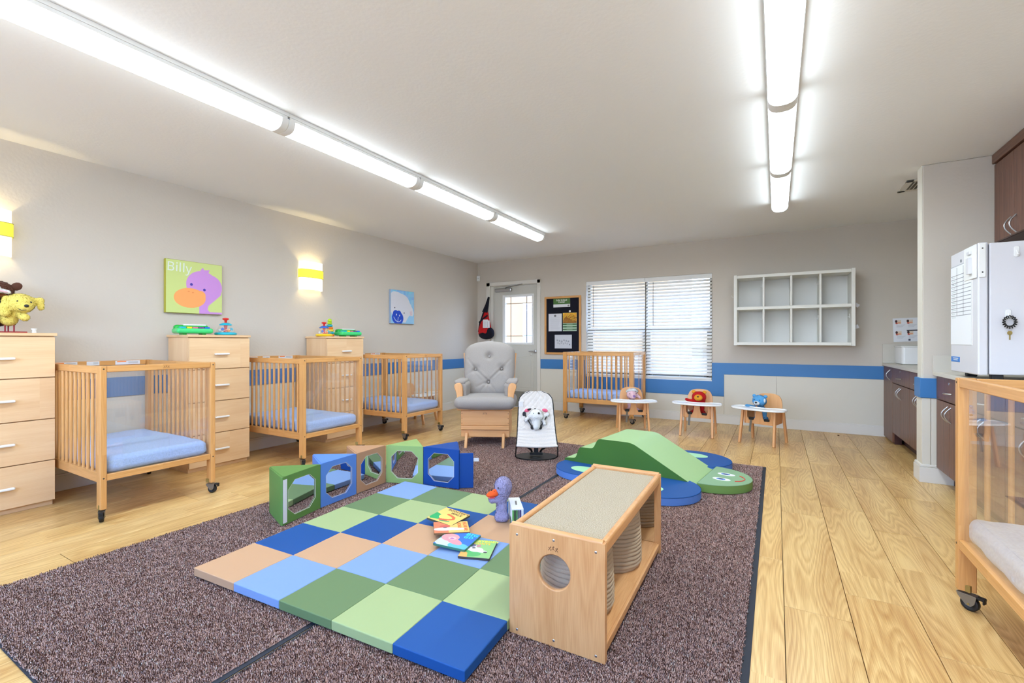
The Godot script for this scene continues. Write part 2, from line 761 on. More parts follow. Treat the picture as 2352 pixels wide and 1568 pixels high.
func make_materials() -> void:
	var maple := tex(wood_img(512, 1024, 21, rgb(238, 205, 163), rgb(205, 158, 108), 3.0, 0.28, 0.006, 0.0009))
	var beech := tex(wood_img(256, 512, 33, rgb(224, 168, 104), rgb(190, 130, 66), 3.0, 0.28, 0.010, 0.0012))
	var walnut := tex(wood_img(256, 512, 55, rgb(124, 84, 66), rgb(70, 40, 32), 4.0, 0.35, 0.016, 0.0014))
	var plank := tex(wood_img(1024, 1536, 11, rgb(234, 203, 144), rgb(170, 122, 66), 6.5, 0.40, 0.0046, 0.00105))
	M.maple = wood_mat(maple, Vector3(2.2, 1.0, 1.0), 0.42)
	var birch := tex(wood_img(512, 512, 77, rgb(247, 219, 181), rgb(230, 190, 146), 2.0, 0.22, 0.006, 0.0012))
	M.dresser = wood_mat(birch, Vector3(2.0, 0.8, 1.0), 0.5, rgb(246, 238, 226))
	M.bench = wood_mat(maple, Vector3(1.6, 0.7, 1.0), 0.36, rgb(240, 212, 182))
	M.crib = wood_mat(beech, Vector3(6.0, 1.2, 1.0), 0.35)
	M.chair_wood = wood_mat(birch, Vector3(3.0, 0.9, 1.0), 0.4, rgb(240, 205, 168))
	M.walnut = wood_mat(walnut, Vector3(6.0, 1.2, 1.0), 0.38)
	M.walnut_edge = plain(rgb(66, 30, 26), 0.5)
	M.planks = []
	for c in [rgb(255, 250, 242), rgb(250, 242, 228), rgb(244, 236, 222), rgb(255, 246, 230)]:
		M.planks.append(wood_mat(plank, Vector3(1.0, 0.33, 1.0), 0.34, c))
	var fine := noise_tex(0.06, 4, 9, Color.BLACK, Color.WHITE, 256, true, 3.0)
	M.wall = plain(rgb(208, 199, 187), 0.85)
	M.ceiling = plain(rgb(242, 242, 241), 0.95)
	M.wall_cream = plain(rgb(222, 217, 203), 0.6)
	for m in [M.wall, M.ceiling]:
		m.uv1_triplanar = true
		m.uv1_world_triplanar = true
		m.uv1_scale = Vector3.ONE * 2.2
		m.normal_enabled = true
		m.normal_texture = fine
		m.normal_scale = 0.10
	M.trim = plain(rgb(226, 222, 214), 0.45)
	M.band = plain(rgb(58, 122, 184), 0.42)
	M.subfloor = plain(rgb(70, 52, 34), 0.9)
	M.white = plain(rgb(236, 236, 234), 0.4)
	M.white_gloss = plain(rgb(240, 240, 240), 0.18)
	M.fridge = plain(rgb(218, 217, 222), 0.3)
	M.steel = plain(rgb(190, 190, 192), 0.28, 0.9)
	M.dark_steel = plain(rgb(136, 134, 130), 0.36, 0.8)
	M.brass = plain(rgb(160, 140, 84), 0.38, 0.7)
	M.black = plain(rgb(20, 20, 22), 0.5)
	M.rubber = plain(rgb(40, 44, 54), 0.75)
	M.tyre = plain(rgb(18, 18, 19), 0.55)
	M.screw = plain(rgb(90, 78, 62), 0.4, 0.6)
	M.mark = plain(rgb(98, 62, 34), 0.7)
	M.acrylic = glass(0.03)
	M.pane = glass(0.05)
	M.diffuser = glow(Color(0.905, 0.962, 1.0), 8.2)
	M.shade = glow(Color(1.0, 0.95, 0.80), 0.95)
	M.shade_lime = plain(rgb(214, 220, 96), 0.7)
	M.shade_lime.backlight_enabled = true
	M.shade_lime.backlight = Color(0.95, 0.95, 0.6)
	M.shade_rim = plain(rgb(168, 168, 90), 0.6)
	M.blind = plain(rgb(240, 235, 226), 0.45)
	M.blind.backlight_enabled = true
	M.blind.backlight = Color(0.35, 0.34, 0.31)
	M.bronze = plain(rgb(112, 104, 90), 0.5)
	M.counter = plain(rgb(208, 202, 190), 0.35)
	M.sheet = cloth(rgb(176, 201, 246), 0.85, 41, 5.0, 1.5)
	M.sheet_pale = cloth(rgb(212, 217, 230), 0.85, 43, 5.0, 1.5)
	M.grey_cloth = cloth(rgb(164, 156, 150), 0.9, 45, 9.0, 2.0)
	M.cream_cloth = cloth(rgb(222, 214, 208), 0.92, 49, 9.0, 2.0)
	M.fur_lavender = cloth(rgb(160, 154, 190), 1.0, 51, 22.0, 8.0)
	M.fur_white = cloth(rgb(240, 238, 236), 1.0, 53, 18.0, 6.0)
	M.fur_pink = cloth(rgb(240, 196, 204), 1.0, 55, 18.0, 6.0)
	var furs := {"fur_blue": rgb(96, 172, 226), "fur_red": rgb(206, 20, 24), "fur_yellow": rgb(244, 222, 112), "fur_brown": rgb(96, 58, 42), "fur_orange": rgb(244, 166, 40), "fur_peach": rgb(236, 168, 140)}
	for k in furs:
		M[k] = M.fur_white.duplicate()
		M[k].albedo_color = furs[k]
	M.orange = cloth(rgb(240, 88, 12), 0.8, 57, 12.0, 2.0)
	M.pink = plain(rgb(226, 96, 128), 0.8)
	M.vinyl = {"tan": rgb(198, 156, 120), "sky": rgb(128, 156, 202), "green": rgb(106, 130, 88), "lime": rgb(164, 180, 126), "blue": rgb(26, 80, 146), "moss": rgb(98, 138, 70), "leaf": rgb(118, 154, 80), "navy": rgb(22, 70, 146), "cobalt": rgb(92, 136, 212), "sand": rgb(186, 142, 108), "apple": rgb(146, 176, 108), "mint": rgb(170, 222, 178), "pale_blue": rgb(112, 176, 236), "sage": rgb(136, 170, 132), "slide": rgb(168, 200, 142), "grass": rgb(70, 114, 48), "hill": rgb(92, 142, 70)}
	var vn := noise_tex(0.10, 3, 71, Color.BLACK, Color.WHITE, 256, true, 2.0)
	for k in M.vinyl:
		var m := plain(M.vinyl[k], 0.58)
		m.metallic_specular = 0.35
		m.uv1_triplanar = true
		m.uv1_scale = Vector3.ONE * 20.0
		m.normal_enabled = true
		m.normal_texture = vn
		m.normal_scale = 0.12
		M.vinyl[k] = m
	M.mirror = plain(rgb(232, 234, 236), 0.02, 1.0)
	M.rope = cloth(rgb(196, 170, 138), 0.95, 61, 30.0, 8.0)
	M.bench_carpet = cloth(rgb(224, 212, 192), 1.0, 63, 4.5, 8.0)
	M.bench_carpet.albedo_texture = noise_tex(0.20, 3, 64, rgb(150, 136, 112), rgb(255, 255, 250), 256)
	M.felt = plain(rgb(12, 14, 30), 1.0)
	M.paper = plain(rgb(224, 224, 228), 0.8)
	M.toy = {"green": plain(rgb(16, 180, 62), 0.3), "mint": plain(rgb(60, 210, 120), 0.3), "red": plain(rgb(226, 44, 34), 0.3), "cyan": plain(rgb(16, 176, 204), 0.3), "blue": plain(rgb(30, 104, 214), 0.3), "yellow": plain(rgb(250, 210, 26), 0.3), "orange": plain(rgb(248, 130, 30), 0.3), "purple": plain(rgb(112, 60, 140), 0.3), "pink": plain(rgb(214, 110, 140), 0.3), "white": plain(rgb(238, 240, 244), 0.3), "lime": plain(rgb(176, 214, 40), 0.3)}


func _ready() -> void:
	rng.seed = 20240
	# ---------------- camera
	var cam := Camera3D.new()
	cam.name = "camera"
	cam.fov = 73.08
	cam.near = 0.05
	cam.far = 200.0
	cam.position = Vector3(0, 1.085, 0)
	cam.rotation.y = deg_to_rad(29.84)
	add_child(cam)
	# ---------------- sky, sun, exposure
	var env := Environment.new()
	env.background_mode = Environment.BG_SKY
	var sky := Sky.new()
	var sm := ProceduralSkyMaterial.new()
	sm.sky_top_color = rgb(112, 160, 224)
	sm.sky_horizon_color = rgb(206, 222, 240)
	sm.ground_bottom_color = rgb(120, 112, 100)
	sm.ground_horizon_color = rgb(190, 190, 186)
	sm.sky_energy_multiplier = 3.1
	sm.ground_energy_multiplier = 1.0
	sky.sky_material = sm
	env.sky = sky
	env.tonemap_mode = Environment.TONE_MAPPER_LINEAR
	env.tonemap_exposure = 1.38
	env.sdfgi_enabled = true
	env.ssao_enabled = true
	env.ssil_enabled = true
	var we := WorldEnvironment.new()
	we.name = "environment"
	we.environment = env
	add_child(we)
	var sun := DirectionalLight3D.new()
	sun.name = "sun"
	sun.light_color = Color(1.0, 0.985, 0.965)
	sun.light_energy = 3.2
	sun.light_angular_distance = 0.6
	sun.shadow_enabled = true
	sun.rotation = Vector3(deg_to_rad(-57), deg_to_rad(20), 0)
	add_child(sun)

	make_materials()
	build_room()
	build_outside()
	build_window()
	build_door()
	build_lights()
	build_kitchen()
	build_furniture()
	build_play()
	build_small()


# ------------------------------------------------------------------ the room
func build_room() -> void:
	# floor: a slab with every plank laid on it
	var fl := struct("floor", mb().box(Vector3(XR - XL + 0.6, 0.12, ZF - ZB + 0.6), Vector3((XL + XR) / 2, -0.074, (ZB + ZF) / 2), 0.0), M.subfloor, "light oak plank floor of the room")
	var pw := 0.229
	var pl := 1.22
	var k0 := int(floor((XL - 0.028) / pw))
	var k1 := int(ceil((XR - 0.028) / pw))
	var known := {0: -2.197, 1: -2.435, 2: -2.11, -1: -2.646, -14: -0.893}
	for k in range(k0, k1):
		var xa := maxf(0.028 + k * pw, XL)
		var xb := minf(0.028 + (k + 1) * pw, XR)
		var off: float = known.get(k, -pl * rng.randf())
		var z := off
		while z - pl > ZB:
			z -= pl
		while z < ZF:
			var za := maxf(z - pl, ZB)
			var zb := minf(z, ZF)
			if zb - za > 0.02 and xb - xa > 0.02:
				var b := mb()
				b.uo = Vector2(rng.randf() * 0.77 + 0.115, rng.randf() * 3.0)
				b.box(Vector3(xb - xa - 0.0022, 0.014, zb - za - 0.0022), Vector3.ZERO, 0.0012)
				part("plank", b, M.planks[rng.randi() % 4], fl, Vector3((xa + xb) / 2, -0.007, (za + zb) / 2))
			z += pl
	struct("ceiling", mb().box(Vector3(XR - XL + 0.6, 0.2, ZF - ZB + 0.6), Vector3((XL + XR) / 2, CEIL + 0.1, (ZB + ZF) / 2), 0.0), M.ceiling, "white textured ceiling")
	var th := 0.17
	var wl := struct("wall_left", mb().box(Vector3(th, CEIL, ZF - ZB + 2 * th), Vector3(XL - th / 2, CEIL / 2, (ZF + ZB) / 2), 0.0), M.wall, "long taupe wall behind the cribs")
	struct("wall_right", mb().box(Vector3(th, CEIL, ZF - ZB + 2 * th), Vector3(XR + th / 2, CEIL / 2, (ZF + ZB) / 2), 0.0), M.wall, "taupe wall behind the cabinets")
	var wf := mb()
	for r in [[XL, -4.1, 0.0, CEIL], [1.2, XR, 0.0, CEIL], [-4.1, 1.2, 0.0, 0.95], [-4.1, 1.2, 2.2, CEIL]]:
		wf.box(Vector3(r[1] - r[0], r[3] - r[2], th), Vector3((r[0] + r[1]) / 2, (r[2] + r[3]) / 2, ZF + th / 2), 0.0)
	struct("wall_front", wf, M.wall, "taupe wall with the wide daylight window behind the camera")
	var w2 := mb()
	for i in 5:
		w2.box(Vector3(0.05, 1.25, 0.06), Vector3(-4.075 + i * 1.3125, 1.575, ZF + 0.11), 0.003)
	for y in [0.975, 2.175]:
		w2.box(Vector3(5.3, 0.05, 0.06), Vector3(-1.45, y, ZF + 0.11), 0.003)
	var fwin := struct("window_2", w2, M.white, "wide window of four panes behind the camera")
	for i in 4:
		part("pane", mb().box(Vector3(1.26, 1.16, 0.004), Vector3(-3.419 + i * 1.3125, 1.575, ZF + 0.11), 0.0), M.pane, fwin)
	# back wall with the openings of the door and the window
	var w := mb()
	var zc := ZB - th / 2
	for r in [[XL, -4.268, 0.0, CEIL], [-4.268, -3.342, 2.035, CEIL], [-3.342, -2.525, 0.0, CEIL], [-2.525, -0.745, 0.0, 0.55], [-2.525, -0.745, 2.0, CEIL], [-0.745, XR, 0.0, CEIL]]:
		w.box(Vector3(r[1] - r[0], r[3] - r[2], th), Vector3((r[0] + r[1]) / 2, (r[2] + r[3]) / 2, zc), 0.0)
	var wb := struct("wall_back", w, M.wall, "taupe wall with the window and the door")
	# cream wainscot panels under the band
	var z0 := ZB + 0.004
	while z0 < ZF - 0.05:
		var z1 := minf(z0 + 1.22, ZF)
		part("wall_panel", mb().box(Vector3(0.008, 0.645, z1 - z0 - 0.003), Vector3(XL + 0.004, 0.3225, (z0 + z1) / 2), 0.001), M.wall_cream, wl)
		z0 += 1.22
	for r in [[-4.525, -4.335, 0.65], [-3.298, -2.672, 0.65], [-2.67, -0.60, 0.357], [-0.598, 0.0, 0.65], [0.003, 1.08, 0.65]]:
		part("wall_panel", mb().box(Vector3(r[1] - r[0], r[2], 0.008), Vector3((r[0] + r[1]) / 2, r[2] / 2, ZB + 0.004), 0.001), M.wall_cream, wb)
	# the blue band
	struct("trim_1", mb().box(Vector3(0.014, 0.152, ZF - ZB - 0.01), Vector3(XL + 0.007, 0.726, (ZF + ZB) / 2), 0.002), M.band, "blue band along the left wall")
	var bp := PackedVector2Array([Vector2(-3.298, 0.65), Vector2(-2.67, 0.65), Vector2(-2.67, 0.358), Vector2(-0.60, 0.358), Vector2(-0.60, 0.65), Vector2(1.08, 0.65), Vector2(1.08, 0.802), Vector2(-0.745, 0.802), Vector2(-0.745, 0.553), Vector2(-2.525, 0.553), Vector2(-2.525, 0.802), Vector2(-3.298, 0.802)])
	struct("trim_2", mb().at(T(Vector3(0, 0, ZB))).prism(bp, 0.0, 0.014, 0.0015), M.band, "blue band along the back wall that drops under the window")
	struct("trim_3", mb().box(Vector3(0.19, 0.152, 0.014), Vector3(-4.432, 0.726, ZB + 0.007), 0.002), M.band, "short blue band between the corner and the door")
	# baseboards
	struct("baseboard_left", base_run(ZF - ZB).at(T(Vector3.ZERO)), M.trim, "cream baseboard along the left wall", Vector3(XL + 0.008, 0, (ZF + ZB) / 2))
	var bb := mb()
	for r in [[-4.52, -4.335], [-3.298, 1.085]]:
		var l: float = r[1] - r[0]
		bb.box(Vector3(l, 0.108, 0.015), Vector3((r[0] + r[1]) / 2, 0.054, ZB + 0.0155), 0.002)
		bb.box(Vector3(l, 0.016, 0.011), Vector3((r[0] + r[1]) / 2, 0.114, ZB + 0.0135), 0.004)
	struct("baseboard_back", bb, M.trim, "cream baseboard along the back wall")
	# partition between the two counters
	var px0 := 0.985
	var pt := struct("wall_partition", mb().box(Vector3(XR - px0, CEIL, 0.135), Vector3((XR + px0) / 2, CEIL / 2, -4.7475), 0.006), M.wall, "short taupe partition wall between the two counters")
	part("corner_bead", mb().box(Vector3(0.006, CEIL - 0.80, 0.125), Vector3(px0 - 0.002, (CEIL + 0.80) / 2, -4.7475), 0.002), M.wall_cream, pt)
	for r in [[px0 - 0.008, px0 + 0.045], [px0 + 0.048, px0 + 0.10], [px0 + 0.103, 1.40]]:
		part("wall_panel", mb().box(Vector3(r[1] - r[0], 0.65, 0.153), Vector3((r[0] + r[1]) / 2, 0.325, -4.7475), 0.003), M.wall_cream, pt)
	struct("trim_4", mb().box(Vector3(0.46, 0.152, 0.175), Vector3(px0 - 0.02 + 0.23, 0.726, -4.7475), 0.004), M.band, "blue band wrapped round the end of the partition wall")
	var pb := mb()
	pb.box(Vector3(0.46, 0.118, 0.183), Vector3(px0 - 0.024 + 0.23, 0.059, -4.7475), 0.002)
	pb.box(Vector3(0.455, 0.02, 0.175), Vector3(px0 - 0.019 + 0.2275, 0.128, -4.7475), 0.005)
	struct("baseboard_partition", pb, M.trim, "cream baseboard round the end of the partition wall")
	# ceiling vent
	var v := thing("ceiling_vent", "white slatted air vent in the ceiling by the partition wall", "vent", Vector3(1.14, CEIL, -5.23))
	part("frame", mb().box(Vector3(0.36, 0.008, 0.05), Vector3(0, -0.004, 0.155), 0.002).box(Vector3(0.36, 0.008, 0.05), Vector3(0, -0.004, -0.155), 0.002).box(Vector3(0.05, 0.008, 0.36), Vector3(-0.155, -0.004, 0), 0.002).box(Vector3(0.05, 0.008, 0.36), Vector3(0.155, -0.004, 0), 0.002), M.trim, v)
	for i in 9:
		part("slat", mb().at(T(Vector3(-0.11 + i * 0.0275, -0.007, 0), 0, 0, 0.7)).box(Vector3(0.024, 0.0015, 0.26), Vector3.ZERO, 0.0), M.trim, v)
	part("duct", mb().box(Vector3(0.26, 0.002, 0.26), Vector3(0, -0.001, 0), 0.0), plain(rgb(120, 118, 114), 0.9), v)


func base_run(l: float) -> MB:
	return mb().box(Vector3(0.015, 0.108, l), Vector3(0.0075, 0.054, 0), 0.002).box(Vector3(0.011, 0.016, l), Vector3(0.0055, 0.114, 0), 0.004)


func build_outside() -> void:
	var stucco := plain(rgb(146, 114, 82), 0.95)
	var b := thing("neighbour_house", "beige stucco house beyond the window and the door glass", "building", Vector3(-6.0, -0.4, -11.2))
	part("wall", mb().box(Vector3(8.6, 6.5, 3.0), Vector3(-0.2, 3.25, 0), 0.01), stucco, b)
	var wf := part("window", mb().box(Vector3(1.1, 1.42, 0.06), Vector3(1.30, 1.68, 1.51), 0.005), plain(rgb(200, 196, 188), 0.6), b)
	for r in [[2.31, 0.12], [1.93, 0.58], [1.29, 0.62]]:
		part("pane", mb().box(Vector3(1.04, r[1], 0.02), Vector3(1.30, r[0], 1.54), 0.002), plain(rgb(120, 118, 122), 0.15), wf)
	single("garden_ground", mb().box(Vector3(60, 0.1, 80), Vector3(0, -0.25, 0), 0.0), plain(rgb(172, 164, 150), 0.95), "pale paved yard outside the windows", "ground")
	var f := thing("garden_fence", "pale board fence behind the right half of the window", "fence", Vector3(2.2, -0.2, -13.5))
	for i in 30:
		part("board", mb().box(Vector3(0.19, 1.5, 0.025), Vector3(-3.0 + i * 0.2, 0.75, 0), 0.003), plain(rgb(214, 196, 172), 0.9) if i == 0 else f.get_child(0).material_override, f)


func build_window() -> void:
	var w := struct("window_1", frame_mesh(), M.bronze, "wide window of two sashes side by side")
	var gl := mb()
	part("pane", mb().box(Vector3(0.84, 0.66, 0.004), Vector3(-2.06, 1.61, -6.80), 0.0), M.pane, w)
	part("pane", mb().box(Vector3(0.84, 0.66, 0.004), Vector3(-1.19, 1.61, -6.80), 0.0), M.pane, w)
	part("pane", mb().box(Vector3(0.80, 0.63, 0.004), Vector3(-2.06, 0.92, -6.785), 0.0), M.pane, w)
	part("pane", mb().box(Vector3(0.80, 0.63, 0.004), Vector3(-1.19, 0.92, -6.785), 0.0), M.pane, w)
	struct("trim_5", mb().box(Vector3(1.78, 0.02, 0.10), Vector3(-1.635, 0.56, -6.733), 0.002), M.white, "white window sill")
	var slat := mb().soft(Vector3(0.872, 0.0035, 0.05), 0.0016, Vector3.ZERO, 2, 1).mesh()
	for s in 2:
		var cx := -2.0775 if s == 0 else -1.1875
		var b := thing("window_blind", "white slatted blind over the %s half of the window" % ("left" if s == 0 else "right"), "blind", Vector3(cx, 0, -6.712), 0.0, "blinds in the wide window")
		part("headrail", mb().box(Vector3(0.885, 0.062, 0.012), Vector3(0, 1.966, 0.031), 0.002).box(Vector3(0.87, 0.04, 0.045), Vector3(0, 1.975, 0.0), 0.002), M.white, b)
		for i in 29:
			var o := part("slat", slat, M.blind, b, Vector3(0, 1.915 - i * 0.0455, 0))
			o.rotation.x = deg_to_rad(44)
		part("bottom_rail", mb().box(Vector3(0.872, 0.028, 0.046), Vector3(0, 0.585, 0), 0.004), M.white, b)
		for cxx in [-0.30, 0.06, 0.34] if s == 0 else [-0.34, 0.03, 0.33]:
			part("ladder_cord", mb().box(Vector3(0.002, 1.36, 0.002), Vector3(cxx, 1.265, 0.027), 0.0), M.blind, b)
		part("wand", mb().tube([Vector3(-0.33, 1.93, 0.036), Vector3(-0.33, 1.31, 0.036)], 0.0035, 6), M.bronze, b)


func frame_mesh() -> MB:
	var m := mb()
	var z := -6.80
	for x in [-2.505, -1.635, -0.765]:
		m.box(Vector3(0.04, 1.45, 0.07), Vector3(x, 1.275, z), 0.002)
	for y in [0.57, 1.985]:
		m.box(Vector3(1.78, 0.03, 0.07), Vector3(-1.635, y, z), 0.002)
	m.box(Vector3(1.78, 0.03, 0.06), Vector3(-1.635, 1.255, z), 0.002)
	for x in [-2.465, -1.675, -1.595, -0.805]:
		m.box(Vector3(0.035, 0.68, 0.03), Vector3(x, 0.91, z + 0.015), 0.002)
	for x in [-2.07, -1.2]:
		m.box(Vector3(0.80, 0.035, 0.03), Vector3(x, 0.605, z + 0.015), 0.002)
	return m


func build_door() -> void:
	var f := mb()
	f.box(Vector3(0.072, 2.09, 0.022), Vector3(-4.298, 1.045, ZB + 0.011), 0.003).box(Vector3(0.058, 2.09, 0.022), Vector3(-3.328, 1.045, ZB + 0.011), 0.003)
	f.box(Vector3(1.036, 0.062, 0.022), Vector3(-3.815, 2.061, ZB + 0.011), 0.003)
	f.box(Vector3(0.062, 2.03, 0.16), Vector3(-4.236, 1.015, ZB - 0.088), 0.003)
	f.box(Vector3(0.014, 2.03, 0.16), Vector3(-3.350, 1.015, ZB - 0.088), 0.002)
	f.box(Vector3(0.85, 0.014, 0.16), Vector3(-3.78, 2.027, ZB - 0.088), 0.002)
	var grey := plain(rgb(204, 202, 193), 0.45)
	var d := struct("door_1", f, M.trim, "pale half-glazed door in a cream frame")
	var z := ZB - 0.035
	# leaf: stiles and rails round the glass, solid below
	var l := mb()
	for r in [[-4.20, -4.015, 0.01, 2.015], [-3.44, -3.36, 0.01, 2.015], [-4.015, -3.44, 1.86, 2.015], [-4.015, -3.44, 0.01, 1.04]]:
		l.box(Vector3(r[1] - r[0], r[3] - r[2], 0.044), Vector3((r[0] + r[1]) / 2, (r[2] + r[3]) / 2, z), 0.0)
	var leaf := part("leaf", l, grey, d)
	var lf := mb()
	for r in [[-4.025, -3.972, 1.03, 1.87], [-3.463, -3.43, 1.03, 1.87], [-3.972, -3.463, 1.83, 1.87], [-3.972, -3.463, 1.03, 1.067]]:
		lf.box(Vector3(r[1] - r[0], r[3] - r[2], 0.064), Vector3((r[0] + r[1]) / 2, (r[2] + r[3]) / 2, z), 0.006)
	part("glass_frame", lf, M.white, d)
	part("pane", mb().box(Vector3(0.515, 0.77, 0.006), Vector3(-3.718, 1.448, z), 0.0), M.pane, d)
	for x in [-3.873, -3.57]:
		part("glazing_bar", mb().box(Vector3(0.009, 0.765, 0.01), Vector3(x, 1.448, z + 0.006), 0.001), M.bronze, d)
	for y in [1.178, 1.72]:
		part("glazing_bar", mb().box(Vector3(0.51, 0.009, 0.01), Vector3(-3.718, y, z + 0.006), 0.001), M.bronze, d)
	for x in [-4.0, -3.58]:
		var pn := part("panel", mb().box(Vector3(0.30, 0.56, 0.012), Vector3(x, 0.56, z + 0.023), 0.011), grey, d)
		part("panel_field", mb().box(Vector3(0.21, 0.47, 0.012), Vector3(x, 0.56, z + 0.028), 0.011), grey, pn)
	part("kick_plate", mb().box(Vector3(0.82, 0.25, 0.003), Vector3(-3.78, 0.135, z + 0.0235), 0.001), plain(rgb(132, 130, 122), 0.5), d)
	var h := part("handle", mb().at(T(Vector3(-3.405, 0.925, z + 0.03), PI / 2)).lathe([Vector2(0.0001, 0.0), Vector2(0.03, 0.0), Vector2(0.03, 0.012), Vector2(0.012, 0.016), Vector2(0.011, 0.05), Vector2(0.0001, 0.052)], 20), M.steel, d)
	part("lever", mb().tube([Vector3(-3.405, 0.925, z + 0.076), Vector3(-3.44, 0.925, z + 0.08), Vector3(-3.50, 0.922, z + 0.076)], [0.010, 0.009, 0.007], 8), M.steel, h)
	part("knob", mb().ball(Vector3(-3.47, 0.875, z + 0.04), Vector3(0.017, 0.017, 0.012), 12), M.white, d)
	var cl := part("door_closer", mb().soft(Vector3(0.33, 0.062, 0.05), 0.02, Vector3(-4.0, 1.952, z + 0.045), 2, 1), M.steel, d)
	part("closer_arm", mb().bar(Vector3(-3.94, 1.99, z + 0.06), Vector3(-3.62, 2.03, z + 0.075), 0.022, 0.008, 0.001, Vector3.UP).bar(Vector3(-3.94, 1.99, z + 0.06), Vector3(-3.94, 1.96, z + 0.06), 0.02, 0.02), M.dark_steel, cl)


func build_lights() -> void:
	# two rows of wrap-around fluorescent fittings
	var hw := 0.074
	var prof := PackedVector2Array()
	for i in 13:
		var a := PI + PI * i / 12.0
		prof.append(Vector2(hw * 0.93 * signf(cos(a)) * pow(absf(cos(a)), 0.75), -0.036 + 0.064 * -pow(absf(sin(a)), 0.8)))
	var rows := [-2.602, 0.030]
	var names := ["left", "right"]
	for r in 2:
		for i in 4:
			var ul := 1.174 if i < 3 else 2.348
			var hl := ul / 2
			var z1 := -5.25 + i * 1.174
			var zc := z1 + hl
			var which: String = ["farthest", "second farthest", "third farthest", "nearest, longest"][i]
			var o := thing("ceiling_light", "%s glowing tube fitting of the %s ceiling row" % [which, names[r]], "ceiling light", Vector3(rows[r], CEIL, zc), 0.0, "fluorescent ceiling fittings")
			part("housing", mb().box(Vector3(0.15, 0.022, ul), Vector3(0, -0.011, 0), 0.002).box(Vector3(0.144, 0.018, ul - 0.014), Vector3(0, -0.03, 0), 0.002), M.white, o)
			part("diffuser", mb().prism(prof, -hl + 0.042, hl - 0.042, 0.0), M.diffuser, o)
			var cap := PackedVector2Array()
			for q in prof:
				cap.append(Vector2(q.x * 1.07, q.y * 1.04 + 0.002))
			for e in [-1.0, 1.0]:
				part("end_cap", mb().prism(cap, e * hl - (0.044 if e > 0 else 0.0), e * hl + (0.044 if e < 0 else 0.0), 0.003), M.white, o)
			var l := AreaLight3D.new()
			l.name = "tube_light"
			l.area_size = Vector2(0.12, ul - 0.10)
			l.light_energy = 0.66 * ul / 1.174
			l.light_color = Color(0.905, 0.962, 1.0)
			l.shadow_enabled = true
			l.area_range = 14.0
			l.position = Vector3(0, -0.104, 0)
			l.rotation.x = -PI / 2
			o.add_child(l)
	# two wall sconces
	for i in 2:
		var zc := -3.345 if i == 1 else -0.885
		var o := thing("wall_sconce", "curved white wall sconce with lime band %s" % ("between the two animal pictures" if i == 1 else "at the left edge, above the plush toys"), "wall lamp", Vector3(XL, 1.81, zc), 0.0, "wall sconces")
		part("back_plate", mb().box(Vector3(0.012, 0.26, 0.10), Vector3(0.006, 0, 0), 0.003), M.white, o)
		for q in [["upper_shade", 0.068, 0.155, 0.0, M.shade], ["lower_shade", -0.155, -0.022, 0.0, M.shade], ["shade_band", -0.022, 0.068, 0.008, M.shade_lime]]:
			part(q[0], sconce_shell(q[1], q[2], 0.138 + q[3], 0.085 + q[3], 0.003), q[4], o)
		for y in [0.068, -0.022]:
			part("band_rim", sconce_shell(y - 0.002, y + 0.002, 0.1475, 0.0945, 0.004), M.shade_rim, o)
		part("bulb", mb().ball(Vector3(0.045, 0.02, 0), Vector3(0.018, 0.035, 0.018), 10), glow(Color(1, 0.9, 0.7), 3.0), o)
		var l := OmniLight3D.new()
		l.name = "sconce_light"
		l.light_color = Color(1.0, 0.90, 0.66)
		l.light_energy = 0.10
		l.light_size = 0.02
		l.omni_range = 8.0
		l.omni_attenuation = 2.0
		l.shadow_enabled = true
		l.position = Vector3(0.045, 0.02, 0)
		o.add_child(l)


func sconce_shell(y0: float, y1: float, hw: float, d: float, th: float) -> MB:
	var pl := PackedVector2Array()
	var k := 14
	for i in k + 1:
		var a := -PI / 2 + PI * i / k
		pl.append(Vector2(0.012 + (d - 0.012) * pow(cos(a), 0.6) if i > 0 and i < k else 0.002, hw * sin(a)))
	for i in range(k, -1, -1):
		var a := -PI / 2 + PI * i / k
		pl.append(Vector2(0.012 + (d - th - 0.012) * pow(cos(a), 0.6) if i > 0 and i < k else 0.002, (hw - th) * sin(a)))
	return mb().at(Transform3D(Basis(Vector3(1, 0, 0), Vector3(0, 0, 1), Vector3(0, -1, 0)), Vector3(0, 0, 0))).prism(pl, -y1, -y0, 0.0)


# ------------------------------------------------------------------ counters, cabinets, refrigerator
func pull(c: Vector3, l: float, vertical: bool) -> MB:
	var pts := []
	for i in 9:
		var h := float(i) / 8.0
		var d := Vector3(-0.034 * sin(PI * h), 0, 0)
		pts.append(c + d + (Vector3.UP if vertical else Vector3.BACK) * l * (h - 0.5))
	return mb().tube(pts, 0.0048, 8)

func leaf_of(parent: Node, called: String, x: float, z0: float, z1: float, y0: float, y1: float) -> MeshInstance3D:
	var b := mb()
	b.uo = Vector2(rng.randf(), rng.randf())
	b.box(Vector3(0.019, y1 - y0 - 0.004, z1 - z0 - 0.004), Vector3(x - 0.0095, (y0 + y1) / 2, (z0 + z1) / 2), 0.0015)
	# upright grain on every leaf
	for i in b.t.size():
		b.t[i] = Vector2(b.v[i].z, b.v[i].y) + b.uo
	return part(called, b, M.walnut, parent)

